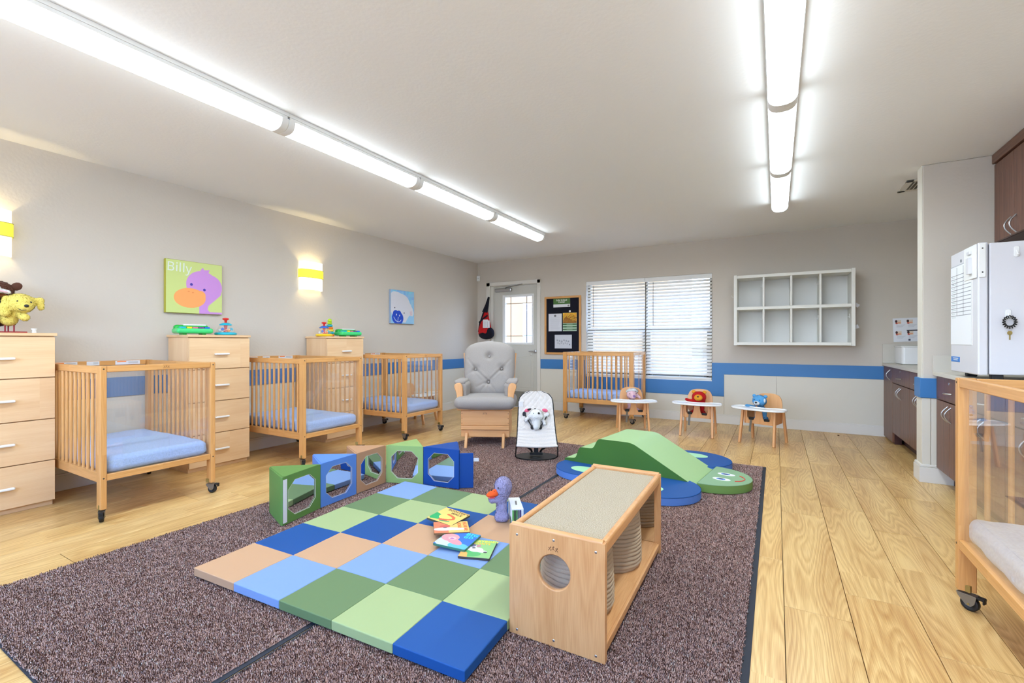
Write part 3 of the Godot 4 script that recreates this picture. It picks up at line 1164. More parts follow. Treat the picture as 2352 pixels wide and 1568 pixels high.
func base_unit(label: String, x: float, z0: float, z1: float, top: float, tall: bool) -> void:
	var o := thing("base_cabinet", label, "cabinet", Vector3(0, 0, 0), 0.0, "dark wood base cabinets")
	var zc := (z0 + z1) / 2
	part("carcass", mb().box(Vector3(XR - x - 0.02, top - 0.11, z1 - z0 - 0.002), Vector3((x + XR) / 2, (top + 0.11) / 2, zc), 0.001), M.walnut_edge, o)
	part("plinth", mb().box(Vector3(XR - x - 0.09, 0.11, z1 - z0 - 0.002), Vector3((x + XR) / 2 + 0.035, 0.055, zc), 0.001), M.walnut_edge, o)
	if tall:
		var d := leaf_of(o, "door", x, z0, z1, 0.015, top)
		part("handle", pull(Vector3(x - 0.019, top - 0.085, z1 - 0.11), 0.11, true), M.steel, d)
		part("end_panel", mb().box(Vector3(0.06, 0.12, z1 - z0 - 0.004), Vector3(x + 0.03, 0.06, zc), 0.001), M.walnut_edge, o)
		return
	var w := leaf_of(o, "drawer", x, z0, z1, 0.652, top)
	part("handle", pull(Vector3(x - 0.019, 0.715, zc), 0.10, false), M.steel, w)
	part("lock", mb().at(T(Vector3(x - 0.019, 0.785, zc), 0, 0, PI / 2)).lathe([Vector2(0.009, 0.0), Vector2(0.009, 0.004), Vector2(0.0001, 0.005)], 14), M.steel, w)
	for s in 2:
		var a := z0 if s == 0 else zc
		var b := zc if s == 0 else z1
		var d := leaf_of(o, "door", x, a, b, 0.125, 0.648)
		part("handle", pull(Vector3(x - 0.019, 0.565, zc + (-0.035 if s == 0 else 0.035)), 0.11, true), M.steel, d)

func build_kitchen() -> void:
	base_unit("tall narrow dark wood cabinet door next to the back wall", 1.083, ZB + 0.014, -6.215, 0.81, true)
	base_unit("dark wood base cabinet with lock drawer beyond the partition wall", 1.083, -6.213, -5.50, 0.81, false)
	base_unit("dark wood base cabinet half hidden behind the partition wall", 1.083, -5.498, -4.86, 0.81, false)
	base_unit("dark wood base cabinet beside the partition, under the refrigerator", 1.078, -4.655, -4.05, 0.825, false)
	base_unit("dark wood base cabinet seen through the nearest crib", 1.078, -4.048, -3.44, 0.825, false)
	base_unit("dark wood base cabinet behind the nearest crib at right edge", 1.078, -3.438, -2.83, 0.825, false)
	var c1 := thing("countertop", "beige countertop beyond the partition wall", "countertop", Vector3.ZERO, 0.0, "beige countertops")
	part("slab", mb().box(Vector3(XR - 1.05, 0.03, 1.85), Vector3((XR + 1.05) / 2, 0.826, -5.757), 0.004), M.counter, c1)
	part("backsplash", mb().box(Vector3(XR - 1.052, 0.215, 0.02), Vector3((XR + 1.052) / 2, 0.949, ZB + 0.011), 0.002), M.counter, c1)
	part("backsplash", mb().box(Vector3(0.02, 0.215, 1.8), Vector3(XR - 0.011, 0.949, -5.757), 0.002), M.counter, c1)
	var c2 := thing("countertop", "beige countertop carrying the refrigerator", "countertop", Vector3.ZERO, 0.0, "beige countertops")
	part("slab", mb().box(Vector3(XR - 1.036, 0.03, 1.84), Vector3((XR + 1.036) / 2, 0.841, -3.738), 0.004), M.counter, c2)
	part("backsplash", mb().box(Vector3(XR - 1.036, 0.13, 0.02), Vector3((XR + 1.036) / 2, 0.912, -4.646), 0.002), M.counter, c2)
	# upper cabinets
	for i in 2:
		var z0 := -4.676 + i * 0.64
		var o := thing("wall_cabinet", "dark wood wall cabinet %s" % ("against the partition wall" if i == 0 else "nearest the camera, cut by the right edge"), "cabinet", Vector3.ZERO, 0.0, "dark wood wall cabinets")
		part("carcass", mb().box(Vector3(XR - 1.403, 0.575, 0.636), Vector3((XR + 1.403) / 2, 2.0925, z0 + 0.319), 0.001), M.walnut_edge, o)
		part("crown_moulding", mb().box(Vector3(0.33, 0.068, 0.638), Vector3(1.535, CEIL - 0.036, z0 + 0.319), 0.003), M.walnut, o)
		for s in 2:
			var d := leaf_of(o, "door", 1.402, z0 + s * 0.319, z0 + (s + 1) * 0.319, 1.806, 2.374)
			part("handle", pull(Vector3(1.383, 1.872, z0 + 0.319 + (-0.04 if s == 0 else 0.04)), 0.12, true), M.steel, d)
	# refrigerator on the counter
	var f := thing("refrigerator", "small white refrigerator on the beige counter", "refrigerator", Vector3(1.03, 0.8565, -3.96))
	for z in [-0.20, 0.20]:
		for x in [0.09, 0.52]:
			part("foot", mb().box(Vector3(0.05, 0.036, 0.05), Vector3(x, 0.018, z), 0.004), M.black, f)
	part("cabinet_body", mb().soft(Vector3(0.54, 0.77, 0.475), 0.008, Vector3(0.32, 0.4195, 0.0), 2, 1), M.fridge, f)
	part("gasket", mb().box(Vector3(0.012, 0.75, 0.45), Vector3(0.047, 0.42, 0.0), 0.002), plain(rgb(110, 110, 118), 0.7), f)
	var dr := part("door", mb().soft(Vector3(0.044, 0.78, 0.485), 0.008, Vector3(0.022, 0.42, 0.0), 2, 1), M.fridge, f)
	part("latch_plate", mb().box(Vector3(0.006, 0.20, 0.20), Vector3(-0.004, 0.705, 0.135), 0.002).box(Vector3(0.03, 0.20, 0.006), Vector3(0.018, 0.705, 0.246), 0.002), M.white, dr)
	part("latch", mb().box(Vector3(0.02, 0.10, 0.045), Vector3(-0.014, 0.685, 0.15), 0.004).box(Vector3(0.012, 0.02, 0.05), Vector3(-0.012, 0.765, 0.14), 0.003), M.fridge, dr)
	for y in [0.635, 0.775]:
		part("screw", mb().ball(Vector3(0.018, y, 0.250), Vector3(0.004, 0.004, 0.003), 8), M.black, dr)
	var lb := part("name_badge", mb().box(Vector3(0.003, 0.034, 0.16), Vector3(-0.001, 0.112, -0.145), 0.001), plain(rgb(38, 122, 204), 0.4), dr)
	for k in 2:
		part("badge_line", mb().box(Vector3(0.001, 0.005, 0.10 - k * 0.02), Vector3(-0.003, 0.119 - k * 0.011, -0.135), 0.0), M.white, lb)
	part("emblem", mb().box(Vector3(0.002, 0.018, 0.012), Vector3(-0.001, 0.745, -0.04), 0.0), plain(rgb(54, 70, 74), 0.5), dr)
	# laminated chart on its door
	var im := img(200, 300, rgb(244, 246, 250))
	im.fill_rect(Rect2i(0, 0, 200, 2), rgb(150, 156, 168))
	for r in 12:
		im.fill_rect(Rect2i(4, 36 + r * 14, 192, 2), rgb(108, 112, 122))
		im.fill_rect(Rect2i(12, 42 + r * 14, 30 + (r * 7) % 17, 2), rgb(178, 196, 196))
	for x in [62, 124]:
		im.fill_rect(Rect2i(x, 8, 3, 184), rgb(70, 74, 82))
	im.fill_rect(Rect2i(20, 66, 8, 3), rgb(40, 40, 44))
	var ch := thing("magnet_chart", "white laminated chart with dark grid on the refrigerator door", "chart", Vector3(1.0285, 1.323, -4.0), -PI / 2)
	part("board", mb().box(Vector3(0.385, 0.52, 0.004), Vector3(0, 0, -0.001), 0.001), M.white_gloss, ch)
	part("print", card(0.38, 0.515), print_mat(im, 0.3), ch, Vector3(0, 0, 0.0015))
	# hooks on its side, one with a coil and a key
	for i in 2:
		var p := Vector3(1.192, 1.60, -3.722) if i == 0 else Vector3(1.158, 1.24, -3.722)
		var h := thing("adhesive_hook", "white adhesive hook %s" % ("high on the refrigerator side" if i == 0 else "holding the key coil on the refrigerator side"), "hook", p, 0.0, "white hooks on the refrigerator")
		part("base", mb().prism(rounded(rect(0.024, 0.062), 0.011), 0.0, 0.006, 0.002), M.white_gloss, h)
		part("prong", mb().tube([Vector3(0, 0.005, 0.006), Vector3(0, -0.01, 0.016), Vector3(0, -0.022, 0.02), Vector3(0, -0.018, 0.028)], 0.004, 8), M.white_gloss, h)
	var k := thing("key_coil", "black spiral wrist coil with a brass key hanging on the refrigerator", "key ring", Vector3(1.158, 1.196, -3.699))
	var pts := []
	for i in 161:
		var a := TAU * i / 160.0
		var b := TAU * 16.0 * i / 160.0
		var rr := 0.024 + 0.006 * cos(b)
		pts.append(Vector3(rr * sin(a), rr * 1.25 * cos(a), 0.006 * sin(b)))
	part("coil", mb().tube(pts, 0.0028, 6), M.black, k)
	part("split_ring", mb().tube(Array(ring3(Vector3(0, -0.042, 0), 0.009, 14)), 0.0012, 6, true), M.steel, k)
	part("key", mb().at(T(Vector3(0, -0.062, 0))).prism(ring(0, 0, 0.011, 0.012, 14), -0.001, 0.001, 0.0).box(Vector3(0.006, 0.03, 0.002), Vector3(0, -0.024, 0), 0.0), M.brass, k)
	# white bin in the corner and the poster over it
	var bin := mb().at(T(Vector3(1.27, 0.843, -6.46), -PI / 2))
	var tray := thing("plastic_bin", "glossy white plastic bin on the far counter under the poster", "bin", Vector3(1.275, 0.842, -6.44))
	part("shell", mb().at(T(Vector3.ZERO, PI / 2)).prism(rounded(rect(0.25, 0.36), 0.03), -0.19, 0.0, 0.01), M.white_gloss, tray)
	part("rim", mb().at(T(Vector3.ZERO, PI / 2)).prism(rounded(rect(0.265, 0.375), 0.03), -0.196, -0.182, 0.004), M.white_gloss, tray)
	var ps := img(240, 192, rgb(228, 230, 236))
	for r in 2:
		for c in 3:
			var o := Vector2i(14 + c * 76, 14 + r * 92)
			ps.fill_rect(Rect2i(o.x, o.y, 40, 32), rgb(222, 206, 190))
			dab(ps, Vector2(o.x + 7, o.y + 10), 8, 11, rgb(60, 26, 30))
			dab(ps, Vector2(o.x + 10, o.y + 26), 8, 7, rgb(190, 70, 66))
			dab(ps, Vector2(o.x + 24, o.y + 22), 13, 6, rgb(226, 164, 132))
			for q in 4:
				ps.fill_rect(Rect2i(o.x + 8, o.y + 40 + q * 6, 58 - q * 7, 1), rgb(150, 152, 166))
	ps.fill_rect(Rect2i(88, 98, 140, 8), rgb(34, 36, 48))
	ps.fill_rect(Rect2i(96, 172, 14, 14), rgb(70, 72, 92))
	var po := single("poster", mb().box(Vector3(0.325, 0.265, 0.002), Vector3.ZERO, 0.0), M.paper, "white poster of small step photos taped above the far counter", "poster", Vector3(1.312, 1.218, ZB + 0.004))
	po.rotation.z = 0.035
	part("print", card(0.322, 0.262), print_mat(ps), po, Vector3(0, 0, 0.0015))

func ring3(c: Vector3, r: float, k: int) -> PackedVector3Array:
	var o := PackedVector3Array()
	for i in k:
		o.append(c + Vector3(r * cos(TAU * i / k), r * sin(TAU * i / k), 0))
	return o


# ------------------------------------------------------------------ furniture
# small burnt-in mark: a row of little running figures
func logo(parent: Node, pos: Vector3, w: float, yaw := 0.0) -> void:
	var b := mb()
	var s := w / 3.2
	for i in 3:
		var ox := (i - 1) * 1.05
		var j := 0.25 if i == 1 else 0.0
		for q in [[0.0, 0.55 + j, 0.16, 0.95 + j], [0.16, 0.95 + j, 0.36, 0.80 + j], [0.0, 0.55 + j, -0.34, 0.25 + j], [0.0, 0.55 + j, 0.28, 0.22 + j], [-0.34, 0.25 + j, -0.42, 0.0 + j], [0.28, 0.22 + j, 0.42, 0.05 + j], [-0.05, 0.8 + j, -0.34, 0.95 + j]]:
			b.bar(Vector3((ox + q[0]) * s, q[1] * s, 0), Vector3((ox + q[2]) * s, q[3] * s, 0), 0.11 * s, 0.0006, 0.0)
		b.ball(Vector3((ox + 0.2) * s, (1.08 + j) * s, 0), Vector3(0.13 * s, 0.13 * s, 0.0005), 8)
	var o := part("burnt_mark", b, M.mark, parent, pos)
	o.rotation.y = yaw

func caster(parent: Node, pos: Vector3, yaw: float) -> void:
	var c := Node3D.new()
	c.name = numbered(parent, "caster")
	parent.add_child(c)
	c.position = pos
	c.rotation.y = yaw
	part("wheel", mb().at(T(Vector3(0.012, 0.029, 0), PI / 2)).lathe([Vector2(0.0001, -0.009), Vector2(0.016, -0.009), Vector2(0.018, -0.011), Vector2(0.026, -0.011), Vector2(0.029, -0.008), Vector2(0.029, 0.008), Vector2(0.026, 0.011), Vector2(0.018, 0.011), Vector2(0.016, 0.009), Vector2(0.0001, 0.009)], 24), M.tyre, c)
	var fk := PackedVector2Array([Vector2(-0.026, 0.064), Vector2(-0.022, 0.052), Vector2(0.004, 0.022), Vector2(0.018, 0.020), Vector2(0.030, 0.034), Vector2(0.036, 0.064)])
	var f := mb()
	for z in [-0.0155, 0.0135]:
		f.prism(fk, z, z + 0.002, 0.0)
	f.box(Vector3(0.06, 0.003, 0.034), Vector3(0.004, 0.065, 0), 0.001)
	part("fork", f, M.dark_steel, c)
	part("axle", mb().tube([Vector3(0.012, 0.029, -0.018), Vector3(0.012, 0.029, 0.018)], 0.004, 8), M.brass, c)
	part("brake", mb().box(Vector3(0.026, 0.012, 0.022), Vector3(0.046, 0.062, 0), 0.003).box(Vector3(0.006, 0.02, 0.02), Vector3(0.055, 0.054, 0), 0.002), M.tyre, c)
	part("mount", mb().box(Vector3(0.045, 0.028, 0.0335), Vector3(-0.004, 0.088, 0), 0.002), M.brass, c)

# compact crib, long way along x, open ends closed with clear panels
func make_crib(label: String, pos: Vector3) -> Node3D:
	var o := thing("crib", label, "crib", pos, 0.0, "wooden cribs with clear end panels")
	var hx := 0.5
	var hz := 0.325
	for sx in [-1.0, 1.0]:
		for sz in [-1.0, 1.0]:
			var b := mb()
			b.uo = Vector2(rng.randf(), rng.randf())
			var pst := part("post", b.box(Vector3(0.058, 0.862, 0.031), Vector3(sx * (hx - 0.029), 0.506, sz * (hz - 0.0155)), 0.003), M.crib, o)
			for y in [0.262, 0.919]:
				part("screw", mb().at(T(Vector3(sx * hx, y, sz * (hz - 0.0155)), 0, 0, -PI / 2 * sx)).lathe([Vector2(0.005, 0.0), Vector2(0.004, 0.001), Vector2(0.0001, 0.001)], 8), M.screw, pst)
			caster(o, Vector3(sx * (hx - 0.03), 0, sz * (hz - 0.016)), rng.randf_range(-0.7, 0.7))
	for sx in [-1.0, 1.0]:
		var tr := part("end_rail", mb().box(Vector3(0.022, 0.038, 2 * hz - 0.062), Vector3(sx * (hx - 0.014), 0.918, 0), 0.004), M.crib, o)
		part("end_rail", mb().box(Vector3(0.022, 0.038, 2 * hz - 0.062), Vector3(sx * (hx - 0.014), 0.263, 0), 0.003), M.crib, o)
		part("clear_panel", mb().box(Vector3(0.005, 0.625, 2 * hz - 0.06), Vector3(sx * (hx - 0.02), 0.592, 0), 0.0), M.acrylic, o)
		if sx > 0:
			logo(tr, Vector3(hx - 0.0025, 0.911, -0.02), 0.036, PI / 2)
			var tl: MeshInstance3D = tr
		else:
			for k in 3:
				var w: float = [0.13, 0.075, 0.16][k]
				var zz: float = [0.20, 0.045, -0.17][k]
				var st := part("warning_label", mb().box(Vector3(0.0008, 0.030, w), Vector3(-hx + 0.0256, 0.919, zz), 0.0), M.paper, tr)
				if k != 1:
					part("label_bar", mb().box(Vector3(0.0006, 0.008, w * 0.36), Vector3(-hx + 0.0262, 0.927, zz + w * 0.25), 0.0), M.toy.orange, st)
				for q in 3:
					part("label_line", mb().box(Vector3(0.0006, 0.0018, w * 0.4), Vector3(-hx + 0.0262, 0.926 - q * 0.006, zz - w * 0.22), 0.0), M.dark_steel, st)
	for sz in [-1.0, 1.0]:
		part("side_rail", mb().box(Vector3(2 * hx - 0.116, 0.045, 0.024), Vector3(0, 0.912, sz * (hz - 0.0155)), 0.004), M.crib, o)
		part("side_rail", mb().box(Vector3(2 * hx - 0.116, 0.06, 0.024), Vector3(0, 0.262, sz * (hz - 0.0155)), 0.004), M.crib, o)
		for i in 13:
			var b := mb()
			b.uo = Vector2(rng.randf(), rng.randf())
			part("slat", b.tube([Vector3(-0.408 + i * 0.068, 0.285, sz * (hz - 0.0155)), Vector3(-0.408 + i * 0.068, 0.895, sz * (hz - 0.0155))], 0.0095, 8), M.crib, o)
	part("mattress_board", mb().box(Vector3(0.96, 0.012, 0.585), Vector3(0, 0.272, 0), 0.002), M.crib, o)
	return o

func make_mattress(label: String, pos: Vector3, m: Material, seed_: int, puff := 0.0) -> void:
	var f := FastNoiseLite.new()
	f.seed = seed_
	f.frequency = 5.0
	var wr := func(p: Vector3, d: Vector3) -> float:
		var q := 0.006 * f.get_noise_3dv(p)
		# sheet drawn tight into the corners
		var e := minf(0.47 - absf(p.x), 0.285 - absf(p.z))
		q += 0.004 * sin((p.x - p.z) * 60.0) * exp(-pow(minf(Vector2(0.47 - absf(p.x), 0.285 - absf(p.z)).length(), 1.0) / 0.07, 2.0)) * (1.0 if d.y < 0.9 else 0.4)
		q += 0.003 * f.get_noise_3d(p.x * 4.0, p.y, p.z * 1.2) + puff * clampf(e * 6.0, 0.0, 1.0) * maxf(d.y, 0.0)
		return q
	single("crib_mattress", mb().soft(Vector3(0.95, 0.10, 0.575), 0.034, Vector3.ZERO, 5, 26, wr), m, label, "mattress", pos + Vector3(0, 0.331, 0), 0.0, "sheeted crib mattresses")

func make_dresser(label: String, zc: float) -> void:
	var o := thing("dresser", label, "dresser", Vector3(-4.338, 0, zc), 0.0, "tall maple dressers")
	part("body", mb().box(Vector3(0.322, 1.085, 0.498), Vector3(-0.01, 0.5785, 0), 0.001), M.dresser, o)
	part("plinth", mb().box(Vector3(0.31, 0.04, 0.49), Vector3(-0.012, 0.02, 0), 0.001), M.dresser, o)
	part("top", mb().box(Vector3(0.352, 0.02, 0.522), Vector3(-0.0005, 1.131, 0), 0.003), M.dresser, o)
	var ys := [0.034, 0.302, 0.575, 0.849, 1.116]
	for i in 4:
		var b := mb()
		b.uo = Vector2(rng.randf(), rng.randf())
		var hgt: float = ys[i + 1] - ys[i] - 0.006
		var d := part("drawer", b.box(Vector3(0.018, hgt, 0.498), Vector3(0.164, (ys[i] + ys[i + 1]) / 2, 0), 0.0015), M.dresser, o)
		var hy: float = ys[i + 1] - 0.138
		part("handle", mb().soft(Vector3(0.022, 0.016, 0.118), 0.007, Vector3(0.195, hy, 0), 2, 1).box(Vector3(0.018, 0.010, 0.012), Vector3(0.180, hy, 0.048), 0.001).box(Vector3(0.018, 0.010, 0.012), Vector3(0.180, hy, -0.048), 0.001), M.white_gloss, d)

func build_furniture() -> void:
	make_dresser("tall maple dresser with four drawers at the left edge", -0.8975)
	make_dresser("tall maple dresser between the first and second crib", -2.203)
	make_dresser("tall maple dresser behind the second crib", -3.538)
	var cr := [["crib nearest the left dresser, under the purple duck picture", Vector3(-4.0, 0, -1.488), "light blue sheeted mattress in the crib under the duck picture"],
		["crib between the two right dressers, middle one of the left wall", Vector3(-4.03, 0, -2.868), "light blue sheeted mattress in the middle crib of the left wall"],
		["crib farthest along the left wall, beside the glider chair", Vector3(-4.03, 0, -4.128), "light blue sheeted mattress in the crib beside the glider"],
		["crib standing in front of the window", Vector3(-2.118, 0, -6.335), "light blue sheeted mattress in the crib at the window"],
		["crib cut off by the right edge, in front of the refrigerator", Vector3(1.14, 0, -2.232), "pale grey sheeted mattress in the crib at the right edge"]]
	for i in 5:
		make_crib("wooden " + cr[i][0], cr[i][1])
		make_mattress(cr[i][2], cr[i][1], M.sheet_pale if i == 4 else M.sheet, 80 + i, 0.012 if i == 4 else 0.002)
	build_glider()
	build_bouncer()
	var fc := make_feeding_chair()
	fc.set_meta("label", "wooden feeding chair holding the pink lamb, nearest the crib")
	fc.position = Vector3(-1.52, 0, -5.60)
	fc.rotation.y = deg_to_rad(22)
	copy(fc, "feeding_chair", "wooden feeding chair holding the red bear, middle of three", Vector3(-0.79, 0, -5.745), 0.0)
	copy(fc, "feeding_chair", "wooden feeding chair holding the blue bear, right one of three", Vector3(-0.124, 0, -5.635), deg_to_rad(-20))
	copy(fc, "feeding_chair", "wooden feeding chair at the left wall behind the far crib", Vector3(-4.2, 0, -4.79), deg_to_rad(100))
	build_cubby()
	build_board()
	build_pictures()

# ---------------------------------------------------------------- glider chair
func build_glider() -> void:
	var o := thing("glider_chair", "grey tufted glider chair with a pale wooden base", "armchair", Vector3(-2.675, 0.012, -4.13), deg_to_rad(26.5))
	for s in [-1.0, 1.0]:
		part("runner_foot", mb().prism(PackedVector2Array([Vector2(-0.27, 0), Vector2(-0.23, 0), Vector2(-0.16, 0.10), Vector2(0.14, 0.10), Vector2(0.22, 0), Vector2(0.26, 0), Vector2(0.19, 0.135), Vector2(-0.2, 0.135)]), -0.014, 0.014, 0.003), M.chair_wood, o, Vector3(s * 0.19, 0, 0.02)).rotation.y = -PI / 2
	part("base_skirt", mb().box(Vector3(0.50, 0.075, 0.40), Vector3(0, 0.128, -0.02), 0.004), M.chair_wood, o)
	part("base_rail", mb().box(Vector3(0.505, 0.045, 0.42), Vector3(0, 0.188, -0.01), 0.008), M.chair_wood, o)
	var fp := part("front_panel", mb().box(Vector3(0.50, 0.155, 0.41), Vector3(0, 0.2895, -0.01), 0.004), M.chair_wood, o)
	logo(fp, Vector3(0, 0.325, 0.1962), 0.05)
	for s in [-1.0, 1.0]:
		for k in 3:
			part("peg", mb().ball(Vector3(s * 0.238, 0.235 + k * 0.05, 0.1955), Vector3(0.004, 0.004, 0.0015), 6), M.mark, fp)
	part("seat_rail", mb().box(Vector3(0.57, 0.024, 0.47), Vector3(0, 0.381, 0.0), 0.010), M.chair_wood, o)
	var puff := func(p: Vector3, d: Vector3) -> float:
		return 0.012 * cos(p.x * 4.5) * absf(d.y) + 0.003 * sin(p.x * 31.0 + p.z * 9.0) * maxf(d.z, 0.0)
	part("seat_cushion", mb().soft(Vector3(0.62, 0.112, 0.52), 0.054, Vector3(0, 0.447, 0.035), 6, 10, puff), M.grey_cloth, o)
	# tufted back cushion
	var bt := [Vector2(0, 0.435), Vector2(-0.147, 0.288), Vector2(0.142, 0.295), Vector2(0, 0.148)]
	var cre := [[bt[1], bt[3]], [bt[2], bt[3]], [bt[1], Vector2(-0.235, 0.40)], [bt[2], Vector2(0.24, 0.40)], [bt[3], Vector2(-0.09, 0.03)], [bt[3], Vector2(0.095, 0.03)], [bt[3], Vector2(-0.13, 0.09)], [bt[3], Vector2(0.01, 0.03)], [bt[1], Vector2(-0.24, 0.22)], [bt[2], Vector2(0.2, 0.2)]]
	var face := func(s: float) -> Array:
		var g := []
		for i in 61:
			var row := []
			for j in 65:
				var vv := float(j) / 64.0
				var y := 0.60 * vv
				var hw := lerpf(0.245, 0.285, smoothstep(0.0, 0.5, vv))
				if vv > 0.80:
					var q := (vv - 0.80) / 0.20
					hw *= lerpf(1.0, sqrt(maxf(0.0, 1.0 - q * q)), 0.62)
					y += 0.016 * q * (1.0 - pow(2.0 * i / 60.0 - 1.0, 2.0)) * 1.5
				var x := hw * (2.0 * i / 60.0 - 1.0)
				var ex := absf(2.0 * i / 60.0 - 1.0)
				var ey := absf(2.0 * vv - 1.0)
				var t := 0.078 * pow(maxf(0.0, (1.0 - pow(ex, 5.0)) * (1.0 - pow(ey, 7.0))), 0.5)
				if s > 0:
					for q in bt:
						t -= 0.045 * exp(-(Vector2(x, y) - q).length_squared() / (2 * 0.026 * 0.026)) * clampf(t / 0.05, 0, 1)
					for q in cre:
						var c := Geometry2D.get_closest_point_to_segment(Vector2(x, y), q[0], q[1])
						var dd := (Vector2(x, y) - c).length()
						var fade: float = 1.0 - 0.75 * clampf((c - q[0]).length() / maxf((q[1] - q[0]).length(), 0.001), 0, 1) if q[1] not in bt else 1.0
						t -= (0.009 * exp(-pow(dd / 0.011, 2.0)) - 0.004 * exp(-pow((dd - 0.022) / 0.013, 2.0))) * fade * clampf(t / 0.05, 0, 1)
				row.append(Vector3(x, y, s * maxf(t, 0.0) * (1.0 if s > 0 else 0.5)))
			g.append(row)
		return g
	var bx := T(Vector3(0, 0.475, -0.14), deg_to_rad(-15))
	var bc := part("back_cushion", mb().at(bx).sheet(face.call(1.0)).sheet(face.call(-1.0), true), M.grey_cloth, o)
	for q in bt:
		part("button", mb().at(bx).ball(Vector3(q.x, q.y, 0.046), Vector3(0.0125, 0.0125, 0.007), 12), M.grey_cloth, bc)
	# wooden back frame
	for s in [-1.0, 1.0]:
		var pts := []
		for i in 9:
			var h := i / 8.0
			pts.append(bx * Vector3(s * (0.265 + 0.022 * h * h), -0.04 + 0.53 * h, -0.03))
		part("back_upright", mb().tube(pts, 0.014, 8), M.chair_wood, o)
	part("back_slat_rail", mb().at(bx).box(Vector3(0.55, 0.05, 0.016), Vector3(0, 0.45, -0.045), 0.004), M.chair_wood, o)
	# arms
	var ap := rounded([Vector2(-0.028, -0.10), Vector2(0.028, -0.10), Vector2(0.036, 0.0), Vector2(0.062, 0.055), Vector2(0.055, 0.092), Vector2(0.0, 0.105), Vector2(-0.026, 0.07), Vector2(-0.03, 0.0)], 0.03)
	for s in [-1.0, 1.0]:
		var fl := PackedVector2Array()
		for q in ap:
			fl.append(Vector2(q.x * s, q.y))
		part("arm_front", mb().prism(fl, -0.018, 0.018, 0.006), M.chair_wood, o, Vector3(s * 0.262, 0.545, 0.17))
		part("arm_rail", mb().bar(Vector3(s * 0.285, 0.60, 0.17), Vector3(s * 0.285, 0.62, -0.22), 0.05, 0.024, 0.006, Vector3.UP), M.chair_wood, o)
		var ruf := func(p: Vector3, d: Vector3) -> float:
			return 0.004 * sin(p.z * 120.0) * (0.4 + 0.6 * clampf(p.z / 0.16, 0, 1)) + 0.004 * sin(p.y * 40.0)
		part("arm_cushion", mb().soft(Vector3(0.085, 0.17, 0.34), 0.04, Vector3(s * 0.235, 0.562, -0.02), 5, 20, ruf), M.grey_cloth, o)
		part("arm_cushion", mb().soft(Vector3(0.11, 0.045, 0.36), 0.022, Vector3(s * 0.27, 0.647, -0.03), 4, 20, ruf), M.grey_cloth, o)

# ---------------------------------------------------------------- baby bouncer with a plush cow
func bounce_pt(u: float, h: float, lift := 0.0) -> Vector3:
	# h 0 at the front foot end, 1 at the head end
	var y := 0.145 + 0.30 * pow(h, 1.05) + 0.15 * h * h
	var z := 0.185 - 0.34 * h - 0.03 * sin(PI * h)
	var hw := lerpf(0.183, 0.158, h)
	if h > 0.8:
		var q := (h - 0.8) / 0.2
		hw *= sqrt(maxf(0.0, 1.0 - q * q * q * 0.86))
	var sag := 0.02 * (1.0 - u * u) * (1.0 - h * 0.4)
	return Vector3(hw * u, y - sag * 0.5 + lift * 0.7, z - sag * 0.3 + lift * 0.7)

